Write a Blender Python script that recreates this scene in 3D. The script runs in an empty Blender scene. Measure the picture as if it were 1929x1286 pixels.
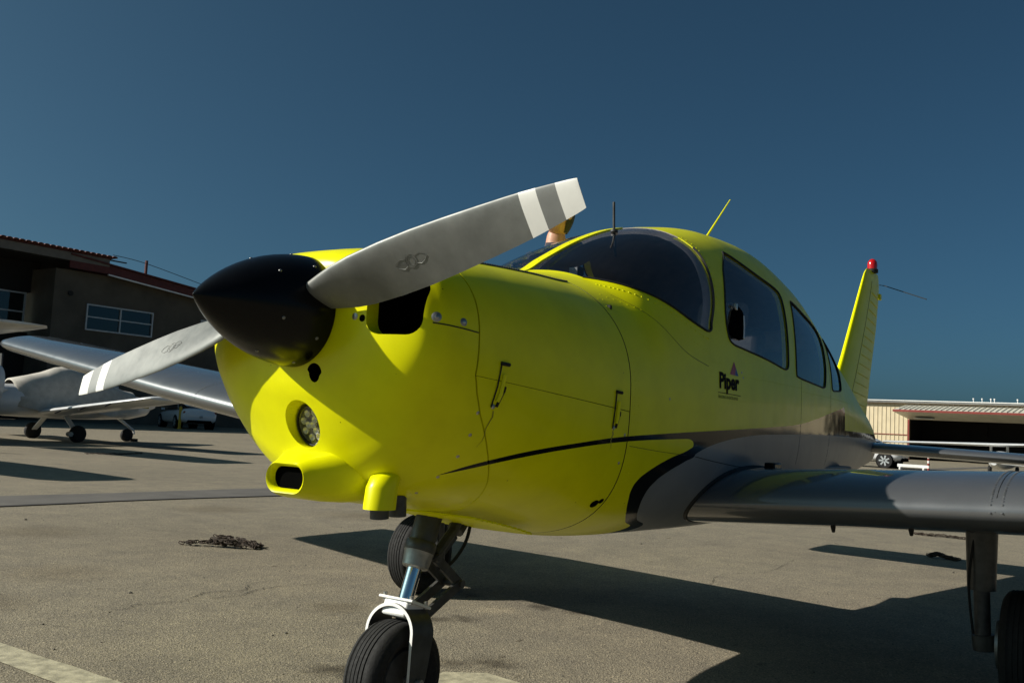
import bpy, bmesh, math, random
import numpy as np
from mathutils import Matrix, Vector, Euler
random.seed(7); np.random.seed(7)
S = bpy.context.scene
COL = S.collection
rad = math.radians

# ---------------------------------------------------------------- camera
cd = bpy.data.cameras.new("camera"); cam = bpy.data.objects.new("camera", cd); COL.objects.link(cam)
yaw, pitch, roll = rad(54.83), rad(5.08), rad(2.956)
fw = Vector((math.sin(yaw)*math.cos(pitch), math.cos(yaw)*math.cos(pitch), math.sin(pitch)))
rt = fw.cross(Vector((0, 0, 1))).normalized(); up = rt.cross(fw)
r2 = math.cos(roll)*rt + math.sin(roll)*up; u2 = -math.sin(roll)*rt + math.cos(roll)*up
m = Matrix((r2, u2, -fw)).transposed().to_4x4(); m.translation = Vector((-1.427, -1.989, 0.961))
cam.matrix_world = m
cd.sensor_width = 36.0; cd.lens = 1780/1929*36; cd.clip_start = .05; cd.clip_end = 3000
S.camera = cam
# ---------------------------------------------------------------- sky, sun, exposure
SUN_EL, SUN_AZ = rad(30.8), rad(-41.5)           # azimuth from +Y towards +X
W = bpy.data.worlds.new("World"); S.world = W; W.use_nodes = True
nt = W.node_tree; nt.nodes.clear()
sky = nt.nodes.new("ShaderNodeTexSky"); sky.sky_type = 'NISHITA'; sky.sun_disc = False
sky.sun_elevation = SUN_EL; sky.sun_rotation = SUN_AZ
sky.altitude = 0; sky.air_density = .5; sky.dust_density = 2.6; sky.ozone_density = 8
bg = nt.nodes.new("ShaderNodeBackground"); bg.inputs[1].default_value = .05
out = nt.nodes.new("ShaderNodeOutputWorld")
tint = nt.nodes.new('ShaderNodeMix'); tint.data_type = 'RGBA'; tint.blend_type = 'MULTIPLY'; tint.inputs[0].default_value = 1; tint.inputs[7].default_value = (.84, 1.16, .90, 1)   # film-like teal cast, the same over the whole sky
nt.links.new(sky.outputs[0], tint.inputs[6]); nt.links.new(tint.outputs[2], bg.inputs[0]); nt.links.new(bg.outputs[0], out.inputs[0])
sl = bpy.data.lights.new("sun", 'SUN'); sl.energy = 5.0; sl.angle = rad(.53); sl.color = (1, .94, .84)
so = bpy.data.objects.new("sun", sl); COL.objects.link(so)
sd = Vector((math.sin(SUN_AZ)*math.cos(SUN_EL), math.cos(SUN_AZ)*math.cos(SUN_EL), math.sin(SUN_EL)))
so.rotation_euler = sd.to_track_quat('Z', 'Y').to_euler(); so.location = (-20, 20, 25)
S.view_settings.view_transform = 'Standard'; S.view_settings.look = 'None'
S.view_settings.gamma = 1; S.view_settings.use_curve_mapping = False
S.view_settings.exposure = 0.30

# ---------------------------------------------------------------- materials
def newmat(name):
    m = bpy.data.materials.new(name); m.use_nodes = True
    b = m.node_tree.nodes['Principled BSDF']; return m, m.node_tree, b
def P(b, col=None, rough=None, metal=None, coat=None, spec=None, ior=None):
    if col is not None: b.inputs['Base Color'].default_value = (*col, 1)
    if rough is not None: b.inputs['Roughness'].default_value = rough
    if metal is not None: b.inputs['Metallic'].default_value = metal
    if coat is not None: b.inputs['Coat Weight'].default_value = coat; b.inputs['Coat Roughness'].default_value = .04
    if spec is not None: b.inputs['Specular IOR Level'].default_value = spec
def N(nt, t, **k):
    n = nt.nodes.new(t)
    for a, v in k.items(): setattr(n, a, v)
    return n
def noise(nt, scale, detail=4, rough=.55, vec=None):
    n = N(nt, "ShaderNodeTexNoise"); n.inputs['Scale'].default_value = scale; n.inputs['Detail'].default_value = detail
    n.inputs['Roughness'].default_value = rough
    if vec is None:
        tc = N(nt, "ShaderNodeTexCoord"); vec = tc.outputs['Object']
    nt.links.new(vec, n.inputs['Vector']); return n.outputs['Fac']
def ramp(nt, fac, stops):
    r = N(nt, "ShaderNodeValToRGB"); e = r.color_ramp.elements
    while len(e) < len(stops): e.new(.5)
    for i, (p, c) in enumerate(stops): e[i].position = p; e[i].color = (*c, 1) if len(c) == 3 else c
    nt.links.new(fac, r.inputs[0]); return r.outputs[0]
def bump(nt, b, h, strength=.2, dist=.01):
    n = N(nt, "ShaderNodeBump"); n.inputs['Strength'].default_value = strength; n.inputs['Distance'].default_value = dist
    nt.links.new(h, n.inputs['Height']); nt.links.new(n.outputs[0], b.inputs['Normal'])
def simple(name, col, rough=.5, metal=0, coat=0, var=.12, vs=9, bmp=0, bs=60):
    m, nt, b = newmat(name); P(b, col, rough, metal, coat)
    f = noise(nt, vs, 5)
    lo = tuple(c*(1-var) for c in col); hi = tuple(min(1, c*(1+var)) for c in col)
    nt.links.new(ramp(nt, f, [(.3, lo), (.7, hi)]), b.inputs['Base Color'])
    r = N(nt, "ShaderNodeMapRange"); r.inputs['To Min'].default_value = max(0, rough*.8); r.inputs['To Max'].default_value = min(1, rough*1.25)
    nt.links.new(noise(nt, vs*2.3, 3), r.inputs[0]); nt.links.new(r.outputs[0], b.inputs['Roughness'])
    if bmp: bump(nt, b, noise(nt, bs, 4), bmp, .004)
    return m
MAT = {}
YEL = (.77, .76, .0005)
MAT['yellow'] = simple('yellow_paint', YEL, .34, 0, .05, .05, 5)
MAT['black'] = simple('black_gloss', (.0025, .0025, .003), .24, 0, .0, .3, 12)
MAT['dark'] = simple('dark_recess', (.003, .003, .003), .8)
for _k, _v in (('black', .22), ('yellow', .22), ('dark', .0)): MAT[_k].node_tree.nodes['Principled BSDF'].inputs['Specular IOR Level'].default_value = _v
MAT['rubber'] = simple('tyre_rubber', (.007, .007, .007), .85, 0, 0, .35, 40, .25, 150)
MAT['chrome'] = simple('chrome_tube', (.8, .8, .8), .08, 1, 0, .05)
MAT['steel'] = simple('dull_steel', (.30, .30, .29), .42, .8, 0, .25, 30)
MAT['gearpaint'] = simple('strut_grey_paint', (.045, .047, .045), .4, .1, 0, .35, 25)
MAT['linkpaint'] = simple('torque_link_dark', (.05, .05, .05), .5, .2, 0, .4, 30)
MAT['white'] = simple('white_paint', (.78, .78, .76), .35, 0, .3, .06, 6)
MAT['whitebg'] = simple('white_aircraft_paint', (.62, .63, .63), .3, 0, .3, .1, 3)
MAT['blade'] = None
MAT['lining'] = simple('cabin_lining', (.30, .26, .235), .8, 0, 0, .2, 14)
MAT['trim'] = simple('sunlit_trim', (.55, .48, .43), .7, 0, 0, .1, 14)  # lining colour made lighter, putting the sunlight on the trim into its paint
MAT['seat'] = simple('seat_leather', (.05, .045, .04), .6, 0, 0, .3, 18, .2, 90)
MAT['seatlight'] = simple('seat_trim', (.28, .24, .2), .6, 0, 0, .2, 18)
MAT['red'] = simple('red_lens', (.45, .006, .006), .18, 0, .5, .1)
MAT['brass'] = simple('aged_fastener', (.45, .43, .38), .35, .9, 0, .3, 60)
MAT['seam'] = simple('seam_sealant', (.006, .006, .005), .7)
MAT['oil'] = simple('oil_grime', (.30, .28, .02), .4, 0, 0, .4, 60)
MAT['redlogo'] = simple('logo_red', (.35, .01, .04), .4); MAT['bluelogo'] = simple('logo_blue', (.01, .05, .25), .4)
MAT['ink'] = simple('logo_black', (.002, .002, .002), .7); MAT['ink'].node_tree.nodes['Principled BSDF'].inputs['Specular IOR Level'].default_value = .1
MAT['skin'] = simple('skin', (.50, .26, .17), .5, 0, 0, .12, 30)
MAT['hair'] = simple('dark_hair', (.010, .008, .006), .55, 0, 0, .4, 120, .5, 300)
MAT['shirt'] = simple('navy_shirt', (.02, .025, .04), .85, 0, 0, .2, 40, .3, 200)
MAT['trouser'] = simple('grey_trousers', (.06, .06, .06), .85, 0, 0, .2, 40)
MAT['canvas'] = simple('canvas_cover', (.50, .47, .41), .85, 0, 0, .14, 7, .3, 25)
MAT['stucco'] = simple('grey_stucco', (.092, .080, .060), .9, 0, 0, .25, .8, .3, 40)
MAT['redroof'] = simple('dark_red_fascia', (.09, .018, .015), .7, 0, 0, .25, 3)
MAT['beige'] = simple('beige_fascia', (.16, .15, .13), .8, 0, 0, .15, 3)
MAT['tile'] = simple('clay_tile', (.26, .10, .075), .8, 0, 0, .4, 2)
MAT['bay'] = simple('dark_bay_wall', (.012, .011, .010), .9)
MAT['frame'] = simple('window_frame_alloy', (.42, .45, .46), .4, .3)
MAT['cream'] = simple('cream_metal_cladding', (.62, .53, .36), .5, 0, 0, .08, 1.5)
MAT['creamrib'] = simple('cladding_rib', (.56, .47, .31), .5, 0, 0, .1, 1.5)
MAT['awning'] = simple('pale_corrugated_door', (.62, .60, .50), .45, .1, 0, .1, 1.5)
MAT['redtrim'] = simple('red_door_trim', (.22, .035, .027), .5, 0, 0, .2, 3)
MAT['roofgrey'] = simple('grey_metal_roof', (.22, .22, .21), .5, .2, 0, .15, 2)
MAT['carwhite'] = simple('white_car_paint', (.72, .73, .74), .22, 0, .6, .03, 3)
MAT['carglass'] = simple('dark_car_glass', (.01, .012, .014), .06, 0, .4, .1)
MAT['taillight'] = simple('tail_light_red', (.18, .01, .012), .15, 0, .5, .2)
MAT['bollard'] = simple('yellow_bollard_paint', (.62, .38, .02), .6, 0, 0, .25, 6)
MAT['rust'] = simple('rusty_chain', (.04, .027, .018), .75, .3, 0, .6, 40)
MAT['greyfin'] = simple('grey_primer', (.33, .34, .35), .5, 0, 0, .12, 6)
MAT['gold'] = simple('gold_stripe', (.42, .33, .05), .4, 0, .3, .1)
MAT['engine'] = simple('engine_black', (.01, .01, .01), .7, 0, 0, .5, 30)
MAT['led'] = simple('lamp_reflector', (.72, .72, .72), .2, .2, .3, .15, 90)
MAT['lampback'] = simple('lamp_housing', (.16, .16, .155), .3, .3, 0, .4, 60)

def glassmat(name, tint, ior=1.5, rough=.01):
    m = bpy.data.materials.new(name); m.use_nodes = True; nt = m.node_tree; nt.nodes.clear()
    o = N(nt, "ShaderNodeOutputMaterial"); mx = N(nt, "ShaderNodeMixShader")
    tr = N(nt, "ShaderNodeBsdfTransparent"); tr.inputs[0].default_value = (*tint, 1)
    gl = N(nt, "ShaderNodeBsdfGlossy"); gl.inputs['Roughness'].default_value = rough; gl.inputs[0].default_value = (.95, .97, 1, 1)
    fr = N(nt, "ShaderNodeFresnel"); fr.inputs[0].default_value = ior
    ge = N(nt, 'ShaderNodeNewGeometry'); iv = N(nt, 'ShaderNodeMath', operation='SUBTRACT'); iv.inputs[0].default_value = 1; nt.links.new(ge.outputs['Backfacing'], iv.inputs[1])
    ml = N(nt, 'ShaderNodeMath', operation='MULTIPLY'); nt.links.new(fr.outputs[0], ml.inputs[0]); nt.links.new(iv.outputs[0], ml.inputs[1])   # only the front face reflects
    nt.links.new(ml.outputs[0], mx.inputs[0]); nt.links.new(tr.outputs[0], mx.inputs[1]); nt.links.new(gl.outputs[0], mx.inputs[2])
    nt.links.new(mx.outputs[0], o.inputs[0]); return m
MAT['glass'] = glassmat('tinted_acrylic', (.70, .71, .73), 1.5)
MAT['pane'] = glassmat('office_pane', (.18, .22, .24), 1.6)
MAT['lens'] = glassmat('lamp_lens', (.9, .9, .9))

# silver paint (wings, lower panels)
def silver(name, base, rough, wav=0):
    m, nt, b = newmat(name); P(b, base, rough, .35, 1.0)
    f = noise(nt, 3, 5); lo = tuple(c*.88 for c in base); hi = tuple(c*1.08 for c in base)
    nt.links.new(ramp(nt, f, [(.3, lo), (.7, hi)]), b.inputs['Base Color'])
    r = N(nt, "ShaderNodeMapRange"); r.inputs['To Min'].default_value = rough*.75; r.inputs['To Max'].default_value = rough*1.3
    nt.links.new(noise(nt, 14, 4), r.inputs[0]); nt.links.new(r.outputs[0], b.inputs['Roughness'])
    if wav: bump(nt, b, noise(nt, 4, 2), wav, .02)
    return m
MAT['silver'] = silver('silver_wing_paint', (.115, .12, .125), .36)

# fuselage paint: yellow over black stripe over silver grey, boundaries as curves of x and z
def curve_node(nt, inp, pts, x0, x1, z0, z1):
    mr = N(nt, "ShaderNodeMapRange"); mr.inputs['From Min'].default_value = x0; mr.inputs['From Max'].default_value = x1
    nt.links.new(inp, mr.inputs[0])
    fc = N(nt, "ShaderNodeFloatCurve"); c = fc.mapping.curves[0]
    P_ = [((a-x0)/(x1-x0), (b-z0)/(z1-z0)) for a, b in pts]
    if P_[0][0] > 0: P_ = [(0, P_[0][1])]+P_
    if P_[-1][0] < 1: P_ = P_+[(1, P_[-1][1])]
    while len(c.points) < len(P_): c.points.new(.5, .5)
    for q, (a, b) in zip(c.points, P_): q.location = (a, b); q.handle_type = 'AUTO_CLAMPED'
    fc.mapping.update(); nt.links.new(mr.outputs[0], fc.inputs['Value'])
    m2 = N(nt, "ShaderNodeMapRange"); m2.inputs['To Min'].default_value = z0; m2.inputs['To Max'].default_value = z1
    m2.clamp = False
    nt.links.new(fc.outputs[0], m2.inputs[0]); return m2.outputs[0]
def math_(nt, op, a, b=None):
    n = N(nt, "ShaderNodeMath", operation=op)
    for i, v in enumerate((a, b)):
        if v is None: continue
        if isinstance(v, (int, float)): n.inputs[i].default_value = v
        else: nt.links.new(v, n.inputs[i])
    return n.outputs[0]
def fuselage_paint():
    m, nt, b = newmat('fuselage_paint_scheme')
    tc = N(nt, "ShaderNodeTexCoord"); sp = N(nt, "ShaderNodeSeparateXYZ"); nt.links.new(tc.outputs['Object'], sp.inputs[0])
    x, z = sp.outputs['X'], sp.outputs['Z']
    U = curve_node(nt, x, [(.60,.812),(.657,.843),(.723,.865),(.837,.892),(1.052,.923),(1.227,.942),(1.443,.956),(1.769,.973),(2.228,.995),(2.605,1.014),(2.911,1.032),(3.184,1.06),(3.53,1.104),(3.92,1.147),(4.04,1.16),(4.055,1.03),(6.0,1.035)], .6, 6.6, .5, 1.3)
    L = curve_node(nt, x, [(.60,.813),(.666,.834),(.733,.853),(.846,.878),(1.057,.909),(1.231,.926),(1.446,.938),(1.601,.943),(1.729,.947),(1.9,.95)], .6, 2.1, .5, 1.3)
    XF = curve_node(nt, z, [(.613,1.653),(.65,1.54),(.688,1.466),(.737,1.41),(.774,1.392),(.801,1.403),(.831,1.453),(.875,1.583),(.911,1.74),(.922,1.764),(.936,1.759),(.945,1.73),(.951,1.66)], .5, 1.0, 1.2, 2.2)
    XR = curve_node(nt, z, [(.606,1.757),(.661,1.591),(.705,1.523),(.754,1.499),(.798,1.531),(.832,1.606),(.865,1.714),(.892,1.792)], .5, 1.0, 1.2, 2.2)
    G = curve_node(nt, x, [(1.75,.875),(1.792,.892),(1.924,.925),(2.072,.947),(2.234,.963),(2.412,.975),(2.683,.983),(2.92,.988),(3.3,.993),(4.05,.996),(6.5,.998)], 1.7, 6.6, .5, 1.3)
    belowU = math_(nt, 'LESS_THAN', z, U); belowL = math_(nt, 'LESS_THAN', z, L); front = math_(nt, 'LESS_THAN', x, XF)
    yellow_tongue = math_(nt, 'MULTIPLY', belowL, front)
    startok = math_(nt, 'GREATER_THAN', x, .601)
    blackm = math_(nt, 'MULTIPLY', math_(nt, 'MULTIPLY', belowU, startok), math_(nt, 'SUBTRACT', 1.0, yellow_tongue))
    greym = math_(nt, 'MULTIPLY', math_(nt, 'LESS_THAN', z, G), math_(nt, 'GREATER_THAN', x, XR))
    dirt = noise(nt, 7, 6, .6)
    yel0 = ramp(nt, dirt, [(.25, tuple(c*.88 for c in YEL)), (.6, YEL)])
    vs = N(nt, "ShaderNodeTexVoronoi"); vs.inputs['Scale'].default_value = 11; nt.links.new(tc.outputs['Object'], vs.inputs['Vector'])
    spk = ramp(nt, vs.outputs['Distance'], [(.018, (.25, .24, .2)), (.028, (1, 1, 1))])
    mm = N(nt, "ShaderNodeMix", data_type='RGBA', blend_type='MULTIPLY'); mm.inputs[0].default_value = 1; nt.links.new(yel0, mm.inputs[6]); nt.links.new(spk, mm.inputs[7]); yel = mm.outputs[2]
    mix = N(nt, "ShaderNodeMix", data_type='RGBA'); nt.links.new(blackm, mix.inputs[0]); nt.links.new(yel, mix.inputs[6]); mix.inputs[7].default_value = (.005, .005, .006, 1)
    mix2 = N(nt, "ShaderNodeMix", data_type='RGBA'); nt.links.new(greym, mix2.inputs[0]); nt.links.new(mix.outputs[2], mix2.inputs[6])
    gr = ramp(nt, noise(nt, 5, 5), [(.3, (.19, .205, .22)), (.7, (.235, .25, .265))]); nt.links.new(gr, mix2.inputs[7])
    nt.links.new(mix2.outputs[2], b.inputs['Base Color'])
    me = math_(nt, 'MULTIPLY', greym, .1); nt.links.new(me, b.inputs['Metallic'])
    r0 = N(nt, "ShaderNodeMapRange"); r0.inputs['To Min'].default_value = .24; r0.inputs['To Max'].default_value = .38; nt.links.new(noise(nt, 16, 4), r0.inputs[0])
    rm = N(nt, "ShaderNodeMix", data_type='FLOAT'); nt.links.new(math_(nt, 'MAXIMUM', blackm, greym), rm.inputs[0]); nt.links.new(r0.outputs[0], rm.inputs[2]); rm.inputs[3].default_value = .13
    rg = N(nt, "ShaderNodeMix", data_type='FLOAT'); nt.links.new(greym, rg.inputs[0]); nt.links.new(rm.outputs[0], rg.inputs[2]); rg.inputs[3].default_value = .34
    nt.links.new(rg.outputs[0], b.inputs['Roughness'])
    b.inputs['Coat Weight'].default_value = .07; b.inputs['Coat Roughness'].default_value = .07; b.inputs['Specular IOR Level'].default_value = .16
    # oil canning of thin sheet, stronger to the rear
    aft = N(nt, "ShaderNodeMapRange"); aft.inputs['From Min'].default_value = 1.8; aft.inputs['From Max'].default_value = 4.0; nt.links.new(x, aft.inputs[0])
    wv = math_(nt, 'MULTIPLY', noise(nt, 3.2, 2), aft.outputs[0])
    bump(nt, b, wv, .3, .03)
    return m
MAT['paint'] = fuselage_paint()

def prop_mat():
    m, nt, b = newmat('propeller_grey_paint')
    n = noise(nt, 9, 6, .65); n2 = noise(nt, 34, 5, .7)
    c = ramp(nt, n, [(.2, (.115, .12, .112)), (.5, (.17, .176, .165)), (.8, (.225, .23, .212))])
    nt.links.new(c, b.inputs['Base Color']); P(b, rough=.42, metal=.35)
    r = N(nt, "ShaderNodeMapRange"); r.inputs['To Min'].default_value = .33; r.inputs['To Max'].default_value = .6; nt.links.new(n2, r.inputs[0]); nt.links.new(r.outputs[0], b.inputs['Roughness'])
    bump(nt, b, n2, .05, .002); return m
MAT['blade'] = prop_mat()
MAT['etch'] = simple('etched_emblem', (.145, .15, .14), .5, .3)
MAT['bandwhite'] = simple('blade_white_band', (.80, .79, .74), .4, 0, .1, .04, 20)
MAT['bandgrey'] = simple('blade_grey_band', (.20, .205, .195), .45, .1, 0, .1, 20)

STAINS = [(1.3, .53, .17, .42), (1.24, .66, .12, .5), (1.36, .38, .17, .42), (2.26, .98, .09, .5), (2.96, 1.44, .11, .55), (2.95, 1.28, .09, .55), (2.38, .90, .08, .5), (2.95, .80, .11, .45), (2.97, .60, .10, .55), (2.69, .89, .13, 1.4), (1.66, .40, .10, .6), (1.78, .28, .13, .5), (2.1, 1.5, .2, .75), (3.9, 2.6, .3, .75), (2.4, 4.9, .5, .8), (5.5, 4.6, .6, .78), (1.6, 3.2, .4, .85), (4.6, 5.7, .5, .75), (.9, 2.6, .3, .8)]
def asphalt():
    m, nt, b = newmat('weathered_asphalt')
    tc = N(nt, "ShaderNodeTexCoord"); v = tc.outputs['Object']
    big = noise(nt, .35, 5, .6, v); mid = noise(nt, 3.2, 6, .65, v); fine = noise(nt, 100, 4, .8, v)
    vo = N(nt, "ShaderNodeTexVoronoi"); vo.inputs['Scale'].default_value = 150; nt.links.new(v, vo.inputs['Vector'])
    c1 = ramp(nt, big, [(.25, (.22, .198, .152)), (.75, (.29, .258, .195))])
    c2 = ramp(nt, mid, [(.25, (.72, .72, .74)), (.7, (1.05, 1.04, 1.0))])
    c3 = ramp(nt, fine, [(.28, (.40, .38, .36)), (.46, (.95, .95, .95)), (.60, (1.08, 1.07, 1.05)), (.76, (1.5, 1.47, 1.4))])
    c4 = ramp(nt, vo.outputs['Color'], [(.05, (.45, .44, .43)), (.35, (.9, .9, .9)), (.75, (1.1, 1.08, 1.05)), (.95, (1.8, 1.74, 1.62))])
    # oil spots where planes stand
    sc = N(nt, "ShaderNodeMapping"); sc.inputs['Scale'].default_value = (1.0, 1.9, 1); nt.links.new(v, sc.inputs[0])
    st = ramp(nt, noise(nt, 7.5, 2, .5, sc.outputs[0]), [(.70, (1, 1, 1)), (.76, (.55, .53, .5))])
    def mul(a, c):
        n = N(nt, "ShaderNodeMix", data_type='RGBA', blend_type='MULTIPLY'); n.inputs[0].default_value = 1
        nt.links.new(a, n.inputs[6]); nt.links.new(c, n.inputs[7]); return n.outputs[2]
    o = mul(mul(mul(mul(c1, c2), c3), c4), st)
    wob = N(nt, "ShaderNodeTexNoise"); wob.inputs['Scale'].default_value = 9; nt.links.new(v, wob.inputs['Vector'])
    wv = N(nt, "ShaderNodeVectorMath", operation='MULTIPLY_ADD'); nt.links.new(wob.outputs['Color'], wv.inputs[0]); wv.inputs[1].default_value = (.16, .16, 0); nt.links.new(v, wv.inputs[2])
    for sx, sy, r_, k_ in STAINS:
        d_ = N(nt, "ShaderNodeVectorMath", operation='DISTANCE'); nt.links.new(wv.outputs[0], d_.inputs[0]); d_.inputs[1].default_value = (sx+.08, sy+.08, 0)
        o = mul(o, ramp(nt, math_(nt, 'DIVIDE', d_.outputs['Value'], r_), [(.25, (k_, k_*.97, k_*.93)), (1.0, (1, 1, 1))]))
    nt.links.new(o, b.inputs['Base Color']); P(b, rough=.85, spec=.25)
    h = math_(nt, 'ADD', math_(nt, 'MULTIPLY', fine, .7), math_(nt, 'MULTIPLY', vo.outputs['Distance'], .6))
    bump(nt, b, h, .7, .007); return m
MAT['asphalt'] = asphalt()
MAT['gutter'] = simple('smooth_dark_concrete', (.105, .097, .085), .8, 0, 0, .2, 2.5, .3, 60)
MAT['crack'] = simple('crack_filler', (.02, .018, .016), .9, 0, 0, .4, 20)
MAT['line'] = simple('worn_cream_paint', (.36, .33, .23), .85, 0, 0, .35, 22, .4, 120)
MAT['stone'] = simple('loose_stone', (.06, .055, .045), .9, 0, 0, .5, 50)

# ---------------------------------------------------------------- mesh helpers
def tag(o, label, cat=None, group=None, kind=None):
    if label: o['label'] = label
    if cat: o['category'] = cat
    if group: o['group'] = group
    if kind: o['kind'] = kind
    return o
def link(o, parent=None):
    COL.objects.link(o)
    if parent is not None:
        o.parent = parent
        if parent.type == 'EMPTY' or True:
            o.matrix_parent_inverse = WM(parent).inverted()
    return o
def WM(o):
    m = o.matrix_basis.copy(); p = o
    while p.parent is not None:
        m = p.parent.matrix_basis @ p.matrix_parent_inverse @ m if p.parent.parent is None else WM(p.parent) @ p.matrix_parent_inverse @ m
        if p.parent.parent is None: break
        return m
    return m
def empty(name, loc=(0, 0, 0), rotz=0, parent=None):
    o = bpy.data.objects.new(name, None); o.location = loc; o.rotation_euler = (0, 0, rotz); o.empty_display_size = .2
    COL.objects.link(o); return o
def obj(name, V, Fc, mat, parent=None, smooth=True, ang=35):
    me = bpy.data.meshes.new(name); me.from_pydata([tuple(map(float, v)) for v in V], [], Fc); me.update()
    bm = bmesh.new(); bm.from_mesh(me); bmesh.ops.recalc_face_normals(bm, faces=bm.faces); bm.to_mesh(me); bm.free()
    return fin(name, me, mat, parent, smooth, ang)
def fin(name, me, mat, parent=None, smooth=True, ang=35):
    for mm in (mat if isinstance(mat, (list, tuple)) else [mat]):
        me.materials.append(MAT[mm] if isinstance(mm, str) else mm)
    if smooth:
        for p in me.polygons: p.use_smooth = True
        me.set_sharp_from_angle(angle=rad(ang))
    o = bpy.data.objects.new(name, me); link(o, parent); return o
class MB:                                            # collects pieces into ONE mesh
    def __init__(s): s.V = []; s.F = []
    def add(s, V, Fc):
        k = len(s.V); s.V += [tuple(map(float, v)) for v in V]; s.F += [tuple(i+k for i in f) for f in Fc]; return s
    def box(s, c, d, rot=None):
        c = np.array(c, float); h = np.array(d, float)/2
        V = np.array([(x, y, z) for x in (-1, 1) for y in (-1, 1) for z in (-1, 1)])*h
        if rot is not None: V = V @ np.array(Euler(rot).to_matrix()).T
        return s.add(V+c, [(0,1,3,2),(4,6,7,5),(0,4,5,1),(2,3,7,6),(0,2,6,4),(1,5,7,3)])
    def tube(s, pts, r, n=12, cap=True):
        pts = [np.array(p, float) for p in pts]; rs = r if isinstance(r, (list, tuple)) else [r]*len(pts)
        V = []; Fc = []; prev = None
        for i, p in enumerate(pts):
            d = pts[min(i+1, len(pts)-1)]-pts[max(i-1, 0)]; d /= np.linalg.norm(d)+1e-12
            if prev is None:
                a = np.array([0, 0, 1.]) if abs(d[2]) < .9 else np.array([1., 0, 0]); u = np.cross(a, d)
            else: u = prev-d*np.dot(prev, d)
            u /= np.linalg.norm(u); w = np.cross(d, u); prev = u
            for k in range(n):
                t = 2*math.pi*k/n; V.append(p+rs[i]*(math.cos(t)*u+math.sin(t)*w))
        for i in range(len(pts)-1):
            for k in range(n): Fc.append((i*n+k, i*n+(k+1) % n, (i+1)*n+(k+1) % n, (i+1)*n+k))
        if cap: Fc += [tuple(range(n))[::-1], tuple((len(pts)-1)*n+k for k in range(n))]
        return s.add(V, Fc)
    def lathe(s, prof, o, axis='x', n=32, cap=True):            # prof: (axial, radius)
        V = []; Fc = []; o = np.array(o, float)
        for a, r in prof:
            for k in range(n):
                t = 2*math.pi*k/n; c, q = r*math.cos(t), r*math.sin(t)
                V.append(o+np.array({'x': (a, c, q), 'y': (c, a, q), 'z': (c, q, a)}[axis]))
        for i in range(len(prof)-1):
            for k in range(n): Fc.append((i*n+k, i*n+(k+1) % n, (i+1)*n+(k+1) % n, (i+1)*n+k))
        if cap: Fc += [tuple(range(n)), tuple((len(prof)-1)*n+k for k in range(n))]
        return s.add(V, Fc)
    def rings(s, R, cap=True, closed=True):           # list of equally long point rings
        n = len(R[0]); V = [p for r in R for p in r]; Fc = []
        for i in range(len(R)-1):
            for k in range(n if closed else n-1): Fc.append((i*n+k, i*n+(k+1) % n, (i+1)*n+(k+1) % n, (i+1)*n+k))
        if cap: Fc += [tuple(range(n)), tuple((len(R)-1)*n+k for k in range(n))]
        return s.add(V, Fc)
    def prism(s, poly, axis, a, b):                   # poly of 2-tuples in the other two axes
        f = {'x': lambda p, t: (t, p[0], p[1]), 'y': lambda p, t: (p[0], t, p[1]), 'z': lambda p, t: (p[0], p[1], t)}[axis]
        n = len(poly)
        return s.rings([[f(p, a) for p in poly], [f(p, b) for p in poly]])
    def dome(s, c, nrm, r, h=.5, n=7):
        c = np.array(c, float); d = np.array(nrm, float); d /= np.linalg.norm(d)
        a = np.array([0, 0, 1.]) if abs(d[2]) < .9 else np.array([1., 0, 0]); u = np.cross(a, d); u /= np.linalg.norm(u); w = np.cross(d, u)
        V = []
        for rr, hh in ((1, 0), (.72, .75)):
            for k in range(n): t = 2*math.pi*k/n; V.append(c+r*rr*(math.cos(t)*u+math.sin(t)*w)+d*r*h*hh)
        V.append(c+d*r*h); Fc = []
        for k in range(n): Fc += [(k, (k+1) % n, n+(k+1) % n, n+k), (n+k, n+(k+1) % n, 2*n)]
        return s.add(V, Fc)
    def xform(s, f): s.V = [tuple(map(float, f(v))) for v in s.V]; return s
    def build(s, name, mat, parent=None, smooth=True, ang=35): return obj(name, s.V, s.F, mat, parent, smooth, ang)
def bevelled(name, boxes, mat, parent, bev=.01, seg=2):
    b = MB()
    for c, d, *r in boxes: b.box(c, d, *(r or [None]))
    o = b.build(name, mat, parent)
    md = o.modifiers.new('bevel', 'BEVEL'); md.width = bev; md.segments = seg; md.limit_method = 'ANGLE'
    return o
def spl(pts, n, closed=False):                        # Catmull-Rom
    pts = [np.array(p, float) for p in pts]; o = []; L = len(pts)
    for i in range(L if closed else L-1):
        p = [pts[(i+k) % L] if closed else pts[min(max(i+k, 0), L-1)] for k in (-1, 0, 1, 2)]
        for j in range(n):
            t = j/n; o.append(.5*((2*p[1])+(-p[0]+p[2])*t+(2*p[0]-5*p[1]+4*p[2]-p[3])*t*t+(-p[0]+3*p[1]-3*p[2]+p[3])*t**3))
    if not closed: o.append(pts[-1])
    return o
def boolean(me, cutter, op):                          # returns new mesh
    a = bpy.data.objects.new('tmp_a', me); c = bpy.data.objects.new('tmp_c', cutter)
    COL.objects.link(a); COL.objects.link(c)
    md = a.modifiers.new('b', 'BOOLEAN'); md.operation = op; md.object = c; md.solver = 'EXACT'
    dg = bpy.context.evaluated_depsgraph_get(); dg.update()
    r = bpy.data.meshes.new_from_object(a.evaluated_get(dg))
    bpy.data.objects.remove(a); bpy.data.objects.remove(c); return r
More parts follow.
